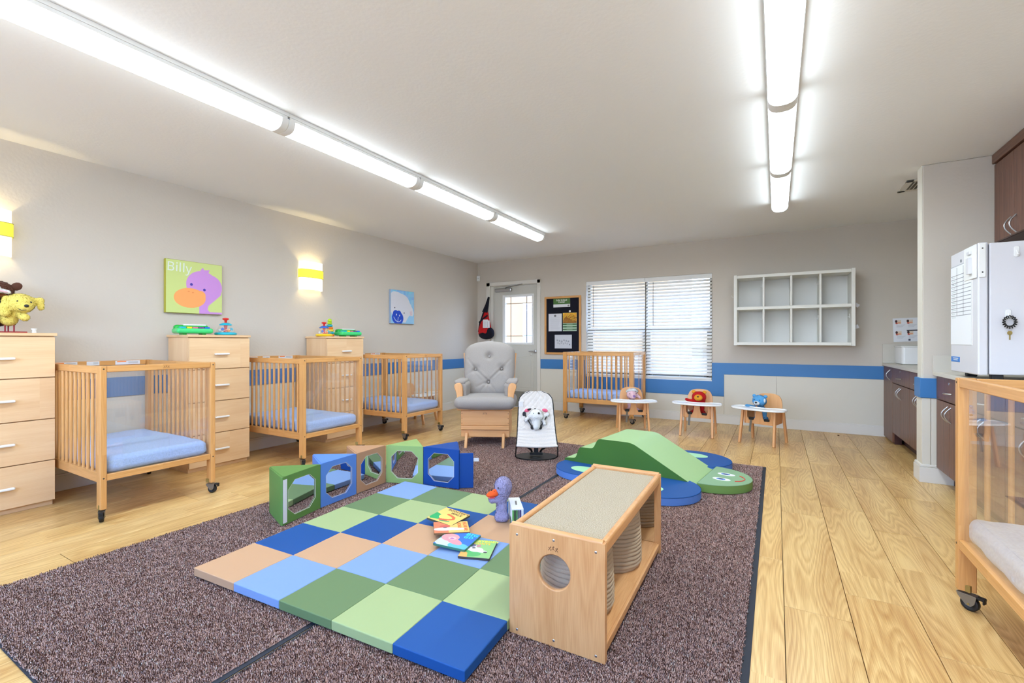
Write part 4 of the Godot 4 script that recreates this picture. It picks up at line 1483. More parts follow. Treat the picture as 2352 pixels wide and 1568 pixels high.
func build_bouncer() -> void:
	var yaw := deg_to_rad(29)
	var o := thing("baby_bouncer", "cream quilted baby bouncer on a black oval base", "bouncer", Vector3(-1.935, 0.012, -3.825), yaw)
	part("base_plate", mb().at(T(Vector3(0, 0, 0.0), -PI / 2)).prism(ring(0, 0, 0.195, 0.135, 40), 0.0, 0.012, 0.004), M.black, o)
	part("base_badge", mb().at(T(Vector3(0, 0.0125, 0.055), -PI / 2)).prism(ring(0, 0, 0.035, 0.012, 16), 0.0, 0.001, 0.0), M.dark_steel, o)
	for s in [-1.0, 1.0]:
		var pts := [Vector3(s * 0.185, 0.010, 0.045), Vector3(s * 0.192, 0.03, 0.09), Vector3(s * 0.187, 0.10, 0.155), bounce_pt(s * 1.0, 0.0)]
		for i in 20:
			pts.append(bounce_pt(s * 1.0, 0.05 + 0.95 * i / 19.0))
		part("wire_frame", mb().tube(pts, 0.006, 8), M.black, o)
		part("strut", mb().tube([Vector3(s * 0.11, 0.13, 0.10), Vector3(s * 0.05, 0.075, 0.02), Vector3(s * 0.04, 0.05, -0.01)], 0.009, 8), M.black, o)
	part("spring_post", mb().box(Vector3(0.04, 0.10, 0.03), Vector3(0, 0.075, -0.01), 0.004).box(Vector3(0.12, 0.02, 0.05), Vector3(0, 0.035, 0.0), 0.004), M.black, o)
	var g := []
	var gb := []
	for i in 49:
		var row := []
		var rb := []
		for j in 97:
			var u := 2.0 * i / 48.0 - 1.0
			var h := j / 96.0
			var l := 0.0
			if h > 0.36:
				var a := (u * 0.16 + h * 0.50) / 0.052
				var b := (u * 0.16 - h * 0.50) / 0.052
				l = 0.007 * pow(absf(sin(PI * a) * sin(PI * b)), 0.5)
			else:
				l = 0.0045 * sin(h * 88.0 + 1.3 * sin(u * 2.2 + h * 12.0))
			l *= clampf((1.0 - absf(u)) * 8.0, 0.0, 1.0)
			row.append(bounce_pt(u, h, l + 0.004))
			rb.append(bounce_pt(u, h, -0.006))
		g.append(row)
		gb.append(rb)
	part("fabric_seat", mb().sheet(g, true).sheet(gb), M.cream_cloth, o)
	part("hem", mb().tube([bounce_pt(-1.0, 0.0), bounce_pt(-0.5, 0.0), bounce_pt(0.0, 0.0), bounce_pt(0.5, 0.0), bounce_pt(1.0, 0.0)], 0.009, 8), M.cream_cloth, o)
	for s in [-1.0, 1.0]:
		part("strap", mb().tube([bounce_pt(s * 0.62, 0.60, 0.03), bounce_pt(s * 0.5, 0.52, 0.035), bounce_pt(s * 0.24, 0.40, 0.02)], 0.006, 6), M.black, o)
		part("buckle", mb().ball(bounce_pt(s * 0.22, 0.385, 0.018), Vector3(0.016, 0.022, 0.012), 10), M.black, o)
	part("strap_tab", mb().ball(bounce_pt(-0.66, 0.62, 0.016), Vector3(0.017, 0.026, 0.008), 10), M.rubber, o)
	part("care_label", mb().box(Vector3(0.045, 0.05, 0.003), bounce_pt(-0.86, 0.78, 0.02), 0.001), M.fur_white, o)
	# plush cow
	var c := bounce_pt(0.0, 0.62, 0.05)
	var cow := thing("plush_cow", "white plush cow with pink ears lying in the bouncer", "soft toy", Vector3(-1.935, 0.012, -3.825), yaw)
	furry("body", mb().blob([[c + Vector3(0, -0.02, 0.02), Vector3(0.062, 0.052, 0.05)], [c + Vector3(0, -0.035, 0.035), Vector3(0.066, 0.036, 0.045)], [bounce_pt(0, 0.50, 0.035), bounce_pt(0, 0.40, 0.025), 0.045, 0.035], [c + Vector3(-0.06, -0.035, 0.0), c + Vector3(-0.095, -0.07, 0.02), 0.020, 0.018], [c + Vector3(0.06, -0.05, 0.0), c + Vector3(0.105, -0.02, -0.01), 0.019, 0.022], [c + Vector3(0.07, -0.055, 0.0), c + Vector3(0.075, -0.10, 0.04), 0.018, 0.017]], 0.008, 0.018, 0.002), M.fur_white, cow)
	for s in [-1.0, 1.0]:
		part("ear", mb().ball(c + Vector3(s * 0.083, 0.018, 0.0), Vector3(0.028, 0.016, 0.010), 12, Basis(Vector3.BACK, -s * 0.25)), M.pink, cow)
		part("eye", mb().ball(c + Vector3(0.022 if s > 0 else -0.026, 0.0, 0.066), Vector3(0.011, 0.012, 0.006) if s > 0 else Vector3(0.004, 0.004, 0.004), 10), M.black, cow)
	part("ear_patch", mb().ball(c + Vector3(-0.064, 0.028, 0.006), Vector3(0.022, 0.010, 0.010), 10, Basis(Vector3.BACK, 0.3)), M.black, cow)
	part("hair_tuft", mb().ball(c + Vector3(-0.01, 0.034, 0.012), Vector3(0.010, 0.006, 0.008), 8), M.black, cow)
	part("mouth", mb().tube([c + Vector3(-0.022, -0.036, 0.083), c + Vector3(0, -0.042, 0.084), c + Vector3(0.022, -0.036, 0.083)], 0.0014, 5), M.dark_steel, cow)

# ---------------------------------------------------------------- low feeding chair with a white tray
func make_feeding_chair() -> Node3D:
	var o := thing("feeding_chair", "", "high chair", Vector3.ZERO, 0.0, "low wooden feeding chairs")
	for sx in [-1.0, 1.0]:
		for sz in [-1.0, 1.0]:
			part("leg", mb().bar(Vector3(sx * 0.172, 0.0, sz * 0.172), Vector3(sx * 0.160, 0.362, sz * 0.108), 0.024, 0.034, 0.005), M.chair_wood, o)
		part("side_panel", mb().prism(rounded([Vector2(-0.13, 0.21), Vector2(0.12, 0.205), Vector2(0.115, 0.345), Vector2(-0.12, 0.36)], 0.02), -0.007, 0.007, 0.003), M.chair_wood, o, Vector3(sx * 0.140, 0, 0)).rotation.y = -PI / 2
	part("seat", mb().box(Vector3(0.275, 0.012, 0.24), Vector3(0, 0.226, -0.015), 0.003), M.chair_wood, o)
	# front with two leg holes
	var fp := PackedVector2Array([Vector2(-0.15, 0.345), Vector2(-0.15, 0.225), Vector2(-0.135, 0.208), Vector2(0.135, 0.208), Vector2(0.15, 0.225), Vector2(0.15, 0.345), Vector2(0.118, 0.345)])
	for q in ring(0.078, 0.285, 0.040, 0.036, 8, 0, -PI):
		fp.append(q)
	fp.append(Vector2(0.030, 0.345))
	fp.append(Vector2(-0.030, 0.345))
	for q in ring(-0.078, 0.285, 0.040, 0.036, 8, 0, -PI):
		fp.append(q)
	fp.append(Vector2(-0.118, 0.345))
	part("front_panel", mb().prism(fp, 0.096, 0.108, 0.002), M.chair_wood, o)
	var bk := rounded([Vector2(-0.132, 0.0), Vector2(0.132, 0.0), Vector2(0.145, 0.20), Vector2(0.10, 0.295), Vector2(-0.10, 0.295), Vector2(-0.145, 0.20)], 0.09, 6)
	part("backrest", mb().at(T(Vector3(0, 0.225, -0.125), deg_to_rad(-8))).prism(bk, -0.006, 0.006, 0.003), M.chair_wood, o)
	# tray: wide, hollowed at the child's side
	var tp := PackedVector2Array()
	for q in ring(0, -0.045, 0.27, 0.115, 20, PI, TAU):
		tp.append(q)
	tp.append_array(PackedVector2Array([Vector2(0.274, 0.0), Vector2(0.262, 0.05), Vector2(0.23, 0.085), Vector2(0.17, 0.088)]))
	for q in ring(0, 0.085, 0.135, 0.065, 10, 0, -PI):
		tp.append(q)
	tp.append_array(PackedVector2Array([Vector2(-0.17, 0.088), Vector2(-0.23, 0.085), Vector2(-0.262, 0.05), Vector2(-0.274, 0.0)]))
	var tr := part("tray", mb().at(T(Vector3(0, 0.365, 0.105), -PI / 2)).prism(tp, 0.0, 0.014, 0.006), M.white_gloss, o)
	var rim := []
	for q in tp:
		rim.append(Vector3(q.x * 0.965, 0.380, 0.105 - q.y * 0.955 - 0.002))
	part("tray_rim", mb().tube(rim, 0.006, 8, true), M.white_gloss, tr)
	for sx in [-1.0, 1.0]:
		part("tray_bracket", mb().box(Vector3(0.022, 0.022, 0.20), Vector3(sx * 0.165, 0.352, 0.02), 0.004), M.chair_wood, o)
	part("strap", mb().bar(Vector3(-0.075, 0.262, 0.115), Vector3(-0.085, 0.12, 0.125), 0.022, 0.003, 0.001), M.bronze, o)
	part("buckle", mb().soft(Vector3(0.05, 0.03, 0.02), 0.008, Vector3(-0.075, 0.262, 0.11), 2, 1), M.black, o)
	part("buckle", mb().soft(Vector3(0.055, 0.026, 0.02), 0.008, Vector3(0.08, 0.258, 0.11), 2, 1), M.black, o)
	return o

# ---------------------------------------------------------------- open wall shelf
func build_cubby() -> void:
	var m := plain(rgb(232, 230, 222), 0.5)
	var zf := -6.35
	var dp := zf - ZB
	var zc := (zf + ZB) / 2
	var o := thing("cubby_shelf", "cream open wall shelf of eight empty cubbies", "shelf", Vector3(0.154, 1.04, zc))
	for x in [-0.594, 0.594]:
		part("side_panel", mb().box(Vector3(0.038, 0.872, dp - 0.004), Vector3(x, 0.432, 0), 0.003), m, o)
	for y in [0.018, 0.452, 0.842]:
		part("shelf_board", mb().box(Vector3(1.15, 0.036 if y > 0.1 else 0.036, dp - 0.006), Vector3(0, y, 0), 0.002), m, o)
	for x in [-0.287, 0.0, 0.287]:
		for y in [0.235, 0.647]:
			part("divider", mb().box(Vector3(0.022, 0.396 if y < 0.4 else 0.352, dp - 0.01), Vector3(x, y, 0), 0.002), m, o)
	var back := plain(rgb(230, 228, 223), 0.7)
	part("back_board", mb().box(Vector3(1.15, 0.85, 0.006), Vector3(0, 0.43, -dp / 2 + 0.004), 0.0), back, o)
	for q in [[-0.302, 0.735], [-0.302, 0.33], [0.272, 0.735], [0.272, 0.33], [0.572, 0.34]]:
		part("coat_hook", mb().box(Vector3(0.005, 0.05, 0.014), Vector3(q[0], q[1], 0.02), 0.001).tube([Vector3(q[0], q[1] - 0.012, 0.02), Vector3(q[0] - 0.02, q[1] - 0.012, 0.024), Vector3(q[0] - 0.03, q[1] + 0.012, 0.026)], 0.003, 6), M.white, o)
	part("coat_hook", mb().tube([Vector3(-0.613, 0.60, 0.08), Vector3(-0.635, 0.60, 0.085), Vector3(-0.64, 0.625, 0.086)], 0.004, 6), M.white, o)
	part("tape_scrap", mb().bar(Vector3(0.618, 0.44, 0.10), Vector3(0.640, 0.47, 0.10), 0.05, 0.0015, 0.0), M.paper, o)
	part("tape_scrap", mb().bar(Vector3(0.616, 0.23, 0.10), Vector3(0.630, 0.19, 0.10), 0.05, 0.0015, 0.0), M.paper, o)

# ---------------------------------------------------------------- notice board and its papers
func build_board() -> void:
	var z := ZB
	var o := thing("notice_board", "black felt notice board in an oak frame beside the door", "notice board", Vector3(-2.912, 1.338, z))
	part("felt", mb().box(Vector3(0.56, 0.87, 0.012), Vector3(0, 0, 0.008), 0.0), M.felt, o)
	for s in [-1.0, 1.0]:
		part("frame_side", mb().box(Vector3(0.034, 0.918, 0.026), Vector3(s * 0.293, 0, 0.013), 0.004), M.crib, o)
		part("frame_side", mb().box(Vector3(0.552, 0.034, 0.026), Vector3(0, s * 0.442, 0.013), 0.004), M.crib, o)
	var zz := z + 0.0155
	var s1 := single("notice_sign", mb().box(Vector3(0.285, 0.135, 0.002), Vector3.ZERO, 0.0), M.paper, "green and white sign at the top of the notice board", "sign", Vector3(-2.926, 1.692, zz))
	part("green_field", mb().box(Vector3(0.285, 0.088, 0.0012), Vector3(0, 0.0235, 0.0012), 0.0), plain(rgb(72, 112, 52), 0.6), s1)
	lettering("Safe School", 0.034, M.white, s1, Vector3(0.0, 0.042, 0.0024))
	lettering("Center", 0.034, M.white, s1, Vector3(0.0, 0.012, 0.0024))
	part("seal", mb().prism(ring(0.115, -0.046, 0.014, 0.014, 18), 0.001, 0.0018, 0.0), M.dark_steel, s1)
	var i1 := img(96, 128, rgb(218, 219, 226))
	dab(i1, Vector2(48, 15), 8, 8, rgb(84, 86, 94))
	dab(i1, Vector2(48, 15), 4, 4, rgb(150, 150, 156))
	i1.fill_rect(Rect2i(14, 30, 68, 1), rgb(150, 150, 156))
	for q in 20:
		i1.fill_rect(Rect2i(12, 38 + q * 4, 60 + (q * 13) % 14, 1), rgb(190, 191, 200))
	paper("notice_letter", "white letter with round seal pinned left on the notice board", Vector3(-3.038, 1.386, zz), 0.228, 0.278, i1)
	var i2 := img(96, 128, rgb(178, 204, 178))
	i2.fill_rect(Rect2i(0, 0, 96, 72), rgb(226, 172, 40))
	for q in 60:
		dab(i2, Vector2((q * 37) % 96, 4 + (q * 23) % 64), 7, 3, Color.from_hsv(0.10 + 0.03 * sin(q), 0.75, 0.72 + 0.24 * sin(q * 2.3)), 0.6)
	fillp(i2, [Vector2(0, 72), Vector2(4, 46), Vector2(26, 26), Vector2(48, 44), Vector2(70, 54), Vector2(94, 58), Vector2(94, 72)], rgb(146, 92, 22))
	for q in 9:
		line(i2, [Vector2(6 + q * 9, 66), Vector2(16 + q * 7, 44 + q)], 1.5, rgb(210, 160, 60))
	for q in 3:
		i2.fill_rect(Rect2i(0, 76 + q * 18, 96, 9), rgb(62, 106, 66))
		i2.fill_rect(Rect2i(26, 79 + q * 18, 42, 2), rgb(200, 216, 200))
	paper("calendar_sheet", "yellow and green picture sheet pinned right on the notice board", Vector3(-2.789, 1.390, zz), 0.232, 0.284, i2)
	var i3 := img(128, 104, rgb(204, 205, 212))
	for q in 6:
		i3.fill_rect(Rect2i(14 + q * 17, 36 + (q % 3) * 4, 11, 12), rgb(160, 162, 172))
		i3.fill_rect(Rect2i(20 + q * 14, 58 + (q % 2) * 6, 8, 10), rgb(168, 170, 180))
	for q in 5:
		line(i3, [Vector2(14 + q * 18, 36), Vector2(30 + q * 18, 66)], 1.0, rgb(150, 152, 164))
	i3.fill_rect(Rect2i(110, 68, 5, 12), rgb(80, 82, 90))
	paper("floor_plan_sheet", "grey floor plan sheet pinned low on the notice board", Vector3(-2.90, 1.083, zz), 0.29, 0.214, i3)
	single("push_pin", mb().at(T(Vector3.ZERO, PI / 2)).lathe([Vector2(0.014, 0.0), Vector2(0.016, 0.004), Vector2(0.012, 0.009), Vector2(0.0001, 0.010)], 14), M.white, "white round pin on the notice board", "pin", Vector3(-2.786, 1.557, z + 0.0145))

func paper(called: String, label: String, pos: Vector3, w: float, h: float, im: Image) -> void:
	var o := single(called, mb().box(Vector3(w, h, 0.0015), Vector3.ZERO, 0.0), M.paper, label, "paper", pos, 0.0, "papers on the notice board")
	part("print", card(w - 0.002, h - 0.002), print_mat(im, 0.7), o, Vector3(0, 0, 0.0012))

# ---------------------------------------------------------------- canvases on the left wall
func build_pictures() -> void:
	var a := img(256, 256, rgb(206, 220, 138))
	var pur := rgb(206, 148, 220)
	dab(a, Vector2(160, 110), 74, 70, pur)
	dab(a, Vector2(190, 120), 66, 66, pur)
	fillp(a, [Vector2(152, 36), Vector2(163, 22), Vector2(170, 34), Vector2(196, 30), Vector2(190, 46), Vector2(206, 58), Vector2(150, 60)], pur)
	fillp(a, [Vector2(118, 160), Vector2(256, 130), Vector2(250, 156), Vector2(214, 192), Vector2(190, 214), Vector2(186, 236), Vector2(196, 246), Vector2(256, 246), Vector2(256, 256), Vector2(146, 256), Vector2(146, 200)], pur)
	dab(a, Vector2(104, 180), 72, 49, rgb(254, 172, 102))
	dab(a, Vector2(150, 166), 26, 26, rgb(254, 172, 102))
	for q in [[98, 148], [117, 152]]:
		dab(a, Vector2(q[0], q[1]), 5, 3, rgb(244, 150, 84))
	dab(a, Vector2(110, 112), 6.5, 6.5, rgb(74, 62, 168))
	dab(a, Vector2(170, 134), 6.5, 6.5, rgb(74, 62, 168))
	var p1 := canvas_pic("lime green canvas of a purple duck lettered Billy", Vector3(XL + 0.018, 1.563, -2.158), rgb(176, 172, 62), a)
	lettering("Billy", 0.105, plain(rgb(226, 236, 226), 0.7), p1, Vector3(-0.126, 0.165, 0.0190), Vector3(0, 0, -0.03), false)
	var b := img(256, 256, rgb(146, 196, 232))
	for q in 40:
		dab(b, Vector2((q * 61) % 256, (q * 43) % 256), 26, 12, Color(0.56 + 0.06 * sin(q), 0.76 + 0.05 * sin(q * 1.7), 0.91), q)
	var wool := rgb(214, 214, 222)
	for q in [[60, 100, 92], [110, 120, 100], [40, 60, 52], [90, 70, 52], [140, 90, 58], [180, 130, 48], [200, 150, 42], [215, 170, 36], [90, 170, 84], [150, 190, 60], [20, 120, 60]]:
		dab(b, Vector2(q[0], q[1]), q[2], q[2] * 0.95, wool)
	fillp(b, [Vector2(206, 158), Vector2(230, 152), Vector2(236, 186), Vector2(210, 190)], rgb(216, 196, 204))
	fillp(b, [Vector2(150, 256), Vector2(200, 190), Vector2(256, 196), Vector2(256, 256)], rgb(150, 200, 236))
	dab(b, Vector2(72, 212), 62, 52, rgb(28, 74, 196), 0.25)
	dab(b, Vector2(50, 180), 30, 26, rgb(28, 74, 196))
	dab(b, Vector2(84, 178), 26, 22, rgb(28, 74, 196))
	dab(b, Vector2(40, 136), 5, 5, rgb(70, 66, 84))
	dab(b, Vector2(142, 172), 5, 5, rgb(70, 66, 84))
	for q in [[58, 188], [92, 194]]:
		dab(b, Vector2(q[0], q[1]), 5, 8, rgb(206, 214, 236), 0.4)
	line(b, [Vector2(30, 208), Vector2(48, 232), Vector2(72, 244), Vector2(96, 240), Vector2(108, 228)], 5.0, rgb(206, 214, 236))
	line(b, [Vector2(72, 244), Vector2(78, 208)], 5.0, rgb(206, 214, 236))
	canvas_pic("blue canvas of a white sheep with a blue nose", Vector3(XL + 0.018, 1.56, -4.79), rgb(160, 178, 200), b)

func canvas_pic(label: String, pos: Vector3, edge: Color, im: Image) -> Node3D:
	var o := thing("canvas_picture", label, "picture", pos, PI / 2, "animal canvases on the left wall")
	part("stretcher", mb().box(Vector3(0.46, 0.46, 0.034), Vector3.ZERO, 0.003), plain(edge, 0.8), o)
	part("print", card(0.455, 0.455), print_mat(im, 0.75), o, Vector3(0, 0, 0.0178))
	return o


# ------------------------------------------------------------------ rugs, mat, mirrors, climber, bench
func build_play() -> void:
	build_rugs()
	build_mat()
	build_mirrors()
	build_climber()
	build_bench()

func build_rugs() -> void:
	var cm := StandardMaterial3D.new()
	cm.uv1_triplanar = true
	cm.uv1_world_triplanar = true
	cm.uv1_scale = Vector3.ONE * 3.2
	cm.roughness = 1.0
	cm.albedo_color = rgb(172, 141, 136)
	cm.rim_enabled = true
	cm.rim = 0.4
	M.carpet = cm
	for s in 2:
		var x0 := -2.955 if s == 0 else -1.527
		var x1 := -1.532 if s == 0 else -0.075
		var z0 := -4.525
		var z1 := -0.512
		var o := thing("rug", "mauve pile rug %s" % ("on the left, under most of the checkered mat" if s == 0 else "on the right, under the wooden tunnel bench"), "rug", Vector3((x0 + x1) / 2, 0, (z0 + z1) / 2), 0.0, "mauve rugs laid side by side")
		var w := x1 - x0
		var d := z1 - z0
		part("rubber_backing", mb().box(Vector3(w, 0.004, d), Vector3(0, 0.002, 0), 0.0015), M.rubber, o)
		var l := 0.004 if s == 0 else 0.020
		var r := 0.020 if s == 0 else 0.026
		var f := FastNoiseLite.new()
		f.seed = 17 + s
		f.frequency = 18.0
		var pl := PackedVector2Array()
		var nx := 90
		var nz := 240
		var jit := func(t: float) -> float: return 0.0035 * f.get_noise_1d(t) + 0.002 * f.get_noise_1d(t * 7.0)
		for i in nx:
			pl.append(Vector2(-w / 2 + l + (w - l - r) * i / nx, -d / 2 + 0.030 + jit.call(i * 0.1)))
		for i in nz:
			pl.append(Vector2(w / 2 - r + jit.call(20 + i * 0.1), -d / 2 + 0.03 + (d - 0.035) * i / nz))
		for i in nx:
			pl.append(Vector2(w / 2 - r - (w - l - r) * i / nx, d / 2 - 0.005 + jit.call(50 + i * 0.1) * 0.4))
		for i in nz:
			pl.append(Vector2(-w / 2 + l + jit.call(80 + i * 0.1), d / 2 - 0.005 - (d - 0.035) * i / nz))
		part("pile", mb().at(T(Vector3.ZERO, -PI / 2)).prism(pl, 0.0035, 0.007, 0.0015), cm, o)
		var tufts := tuft_field(w, d, l, r, s)
		o.add_child(tufts)
		tufts.set_meta("kind", "stuff")

# the cut pile: short bent tufts of yarn, no two alike
func tuft_field(w: float, d: float, l: float, r: float, s: int) -> MultiMeshInstance3D:
	var b := mb()
	for k in 4:
		var a := TAU * k / 4.0
		var o := Vector3(cos(a), 0, sin(a)) * 0.0022
		var q := Vector3(cos(a + 1.4), 0, sin(a + 1.4)) * 0.0019
		var tip := o * 2.1 + Vector3(0, 0.0085, 0)
		var nn := (o.normalized() + Vector3(0, 1.2, 0)).normalized()
		b.tri(b.p(o - q, nn), b.p(o + q, nn), b.p(tip + q * 0.55, nn))
		b.tri(b.p(o - q, nn), b.p(tip + q * 0.55, nn), b.p(tip - q * 0.55, nn))
	var mm := MultiMesh.new()
	mm.transform_format = MultiMesh.TRANSFORM_3D
	mm.use_colors = true
	mm.mesh = b.mesh()
	var pts := []
	var z := -d / 2 + 0.031
	var f := FastNoiseLite.new()
	f.seed = 30 + s
	f.frequency = 2.2
	f.fractal_octaves = 3
	while z < d / 2 - 0.004:
		var st := lerpf(0.0088, 0.0062, clampf((z + d / 2) / d * 1.4, 0.0, 1.0))
		var x := -w / 2 + l + 0.001
		while x < w / 2 - r:
			pts.append(Vector3(x + rng.randf_range(-0.5, 0.5) * st, 0.005, z + rng.randf_range(-0.5, 0.5) * st))
			x += st
		z += st
	mm.instance_count = pts.size()
	for i in pts.size():
		var p: Vector3 = pts[i]
		var lean := f.get_noise_2d(p.x, p.z)
		var sc := rng.randf_range(0.8, 1.25)
		var bs := Basis.from_euler(Vector3(rng.randf_range(-0.45, 0.45) + lean * 0.5, rng.randf() * TAU, rng.randf_range(-0.45, 0.45))).scaled(Vector3(sc, sc * rng.randf_range(0.8, 1.15), sc))
		mm.set_instance_transform(i, Transform3D(bs, p))
		var q := rng.randf()
		var c := Color(0.385, 0.236, 0.198).lerp(Color(0.52, 0.342, 0.292), q) * (1.0 + 0.10 * f.get_noise_2d(p.x * 3.0 + 9.0, p.z * 3.0))
		if q > 0.93:
			c = Color(0.50, 0.42, 0.37)
		elif q < 0.05:
			c = Color(0.25, 0.165, 0.17)
		mm.set_instance_color(i, c)
	var o := MultiMeshInstance3D.new()
	o.name = "cut_pile"
	o.multimesh = mm
	var m := plain(Color.WHITE, 1.0)
	m.vertex_color_use_as_albedo = true
	o.material_override = m
	return o

func build_mat() -> void:
	var o := thing("play_mat", "checkered foam play mat of blue, green and tan squares", "play mat", Vector3(-1.612, 0.012, -1.866), deg_to_rad(3.0))
	var c := 0.292
	part("underside", mb().box(Vector3(5 * c - 0.012, 0.012, 5 * c - 0.012), Vector3(0, 0.006, 0), 0.003), M.black, o)
	var cols := ["tan", "sky", "green", "lime", "blue"]
	var f := FastNoiseLite.new()
	f.seed = 4
	f.frequency = 3.0
	for i in 5:
		for j in 5:
			var m: Material = M.vinyl[cols[posmod(i - j, 5)]]
			var ctr := Vector3((i - 2) * c, 0.024, -(j - 2) * c)
			var dp := func(p: Vector3, d: Vector3) -> float:
				var e := minf(c / 2 - absf(p.x), c / 2 - absf(p.z))
				return (0.0022 * f.get_noise_2d(p.x + ctr.x, p.z + ctr.z) + 0.0022 * clampf(e * 14.0, 0.0, 1.0)) * maxf(d.y, 0.0)
			part("square", mb().soft(Vector3(c, 0.037, c), 0.004, Vector3.ZERO, 2, 8, dp), m, o, ctr)

# equilateral foam prism with an octagonal mirror let into its front
func build_mirrors() -> void:
	var h := 0.288
	var pts := [Vector2(-2.482, -1.652), Vector2(-2.540, -1.956), Vector2(-2.556, -2.262), Vector2(-2.572, -2.558), Vector2(-2.292, -2.660), Vector2(-1.992, -2.702)]
	var fr := ["moss", "cobalt", "sand", "apple", "navy"]
	var lab := ["dark green", "light blue", "tan", "lime green", "navy blue"]
	for i in 5:
		var a: Vector2 = pts[i]
		var b: Vector2 = pts[i + 1]
		var mid := (a + b) / 2
		var w := (b - a).length()
		var dir := (b - a).normalized()
		# local +x runs from a to b, local +z is the mirror side
		var o := thing("mirror_wedge", "%s foam wedge with an octagonal mirror, beside the mat" % lab[i], "mirror block", Vector3(mid.x, 0.012, mid.y), atan2(-dir.y, dir.x), "linked mirror wedges")
		var side := 1.0 if Vector2(-dir.y, dir.x).dot(Vector2(-1.6, -1.9) - mid) > 0 else -1.0
		if side < 0:
			o.rotation.y += PI
		var m: Material = M.vinyl[fr[i]]
		var hw := w / 2 - 0.002
		var tri := rounded([Vector2(-hw, -0.014), Vector2(hw, -0.014), Vector2(0.0, -0.014 - w * 0.82)], 0.02, 3)
		# outline lies in local x and -z
		var loc := PackedVector2Array()
		for q in tri:
			loc.append(Vector2(q.x, -q.y))
		part("foam_body", mb().at(T(Vector3.ZERO, -PI / 2)).prism(loc, 0.0, h - 0.004, 0.004, true, true), m, o)
		var top := PackedVector2Array()
		for q in rounded([Vector2(-hw + 0.004, 0.0), Vector2(hw - 0.004, 0.0), Vector2(0.0, w * 0.82 + 0.008)], 0.02, 3):
			top.append(q)
		part("top_cover", mb().at(T(Vector3(0, h - 0.006, 0), -PI / 2)).prism(top, 0.0, 0.006, 0.003), m, o)
		var out8 := []
		var in8 := []
		for q in [[-0.35, -0.5], [0.35, -0.5], [0.5, -0.35], [0.5, 0.35], [0.35, 0.5], [-0.35, 0.5], [-0.5, 0.35], [-0.5, -0.35]]:
			in8.append(Vector2(q[0] * w * 0.72 * (1.0 if absf(q[0]) > 0.4 else 0.76), h * 0.5 + q[1] * h * 0.72 * (1.0 if absf(q[1]) > 0.4 else 0.76)))
		for q in [[-0.5, -0.5], [0.5, -0.5], [0.5, -0.5], [0.5, 0.5], [0.5, 0.5], [-0.5, 0.5], [-0.5, 0.5], [-0.5, -0.5]]:
			out8.append(Vector2(q[0] * 2 * hw, h * 0.5 + q[1] * (h - 0.008)))
		var g := mb()
		for k in 8:
			var k2 := (k + 1) % 8
			var fz := 0.0
			var bz := -0.015
			if (out8[k] - out8[k2]).length() > 0.001:
				g.quad(g.p(v3(out8[k], fz), Vector3.BACK), g.p(v3(out8[k2], fz), Vector3.BACK), g.p(v3(in8[k2], fz), Vector3.BACK), g.p(v3(in8[k], fz), Vector3.BACK))
				var en: Vector2 = (out8[k] + out8[k2]) / 2 - Vector2(0, h / 2)
				var e3 := v3(en.normalized(), 0.0)
				g.quad(g.p(v3(out8[k], fz), e3), g.p(v3(out8[k2], fz), e3), g.p(v3(out8[k2], bz), e3), g.p(v3(out8[k], bz), e3))
			else:
				g.tri(g.p(v3(out8[k], fz), Vector3.BACK), g.p(v3(in8[k2], fz), Vector3.BACK), g.p(v3(in8[k], fz), Vector3.BACK))
			var inn: Vector2 = Vector2(0, h / 2) - (in8[k] + in8[k2]) / 2
			var i3 := v3(inn.normalized(), 0.0)
			g.quad(g.p(v3(in8[k], fz), i3), g.p(v3(in8[k2], fz), i3), g.p(v3(in8[k2], bz), i3), g.p(v3(in8[k], bz), i3))
		part("mirror_frame", g, m, o)
		var mp := PackedVector2Array()
		for q in in8:
			mp.append(Vector2(q.x * 1.01, h / 2 + (q.y - h / 2) * 1.01))
		part("mirror", mb().prism(mp, -0.012, -0.006, 0.0), M.mirror, o, Vector3.ZERO, "octagonal mirror sheet")
		var ed := []
		for q in in8:
			ed.append(v3(q, -0.001))
		part("mirror_edge", mb().tube(ed, 0.0017, 5, true), M.cream_cloth, o)
		if i == 0:
			part("fastening_strip", mb().box(Vector3(0.030, h * 0.88, 0.0016), Vector3((-hw + 0.018) * side, h * 0.49, 0.001), 0.0005), M.paper, o, Vector3.ZERO, "white hook and loop strip")
		if i == 4:
			var fx := hw * side
			var fl := part("end_flap", mb().at(T(Vector3(fx - 0.012 * side, 0, -0.014), 0, 0.5 * side)).box(Vector3(0.11, h * 0.88, 0.012), Vector3(0.055 * side, h * 0.46, 0), 0.003), m, o)
			part("flap_strip", mb().at(T(Vector3(fx - 0.012 * side, 0, -0.014), 0, 0.5 * side)).box(Vector3(0.05, 0.025, 0.002), Vector3(0.125 * side, h * 0.72, -0.006), 0.0), M.paper, fl)

func v3(q: Vector2, z: float) -> Vector3:
	return Vector3(q.x, q.y, z)

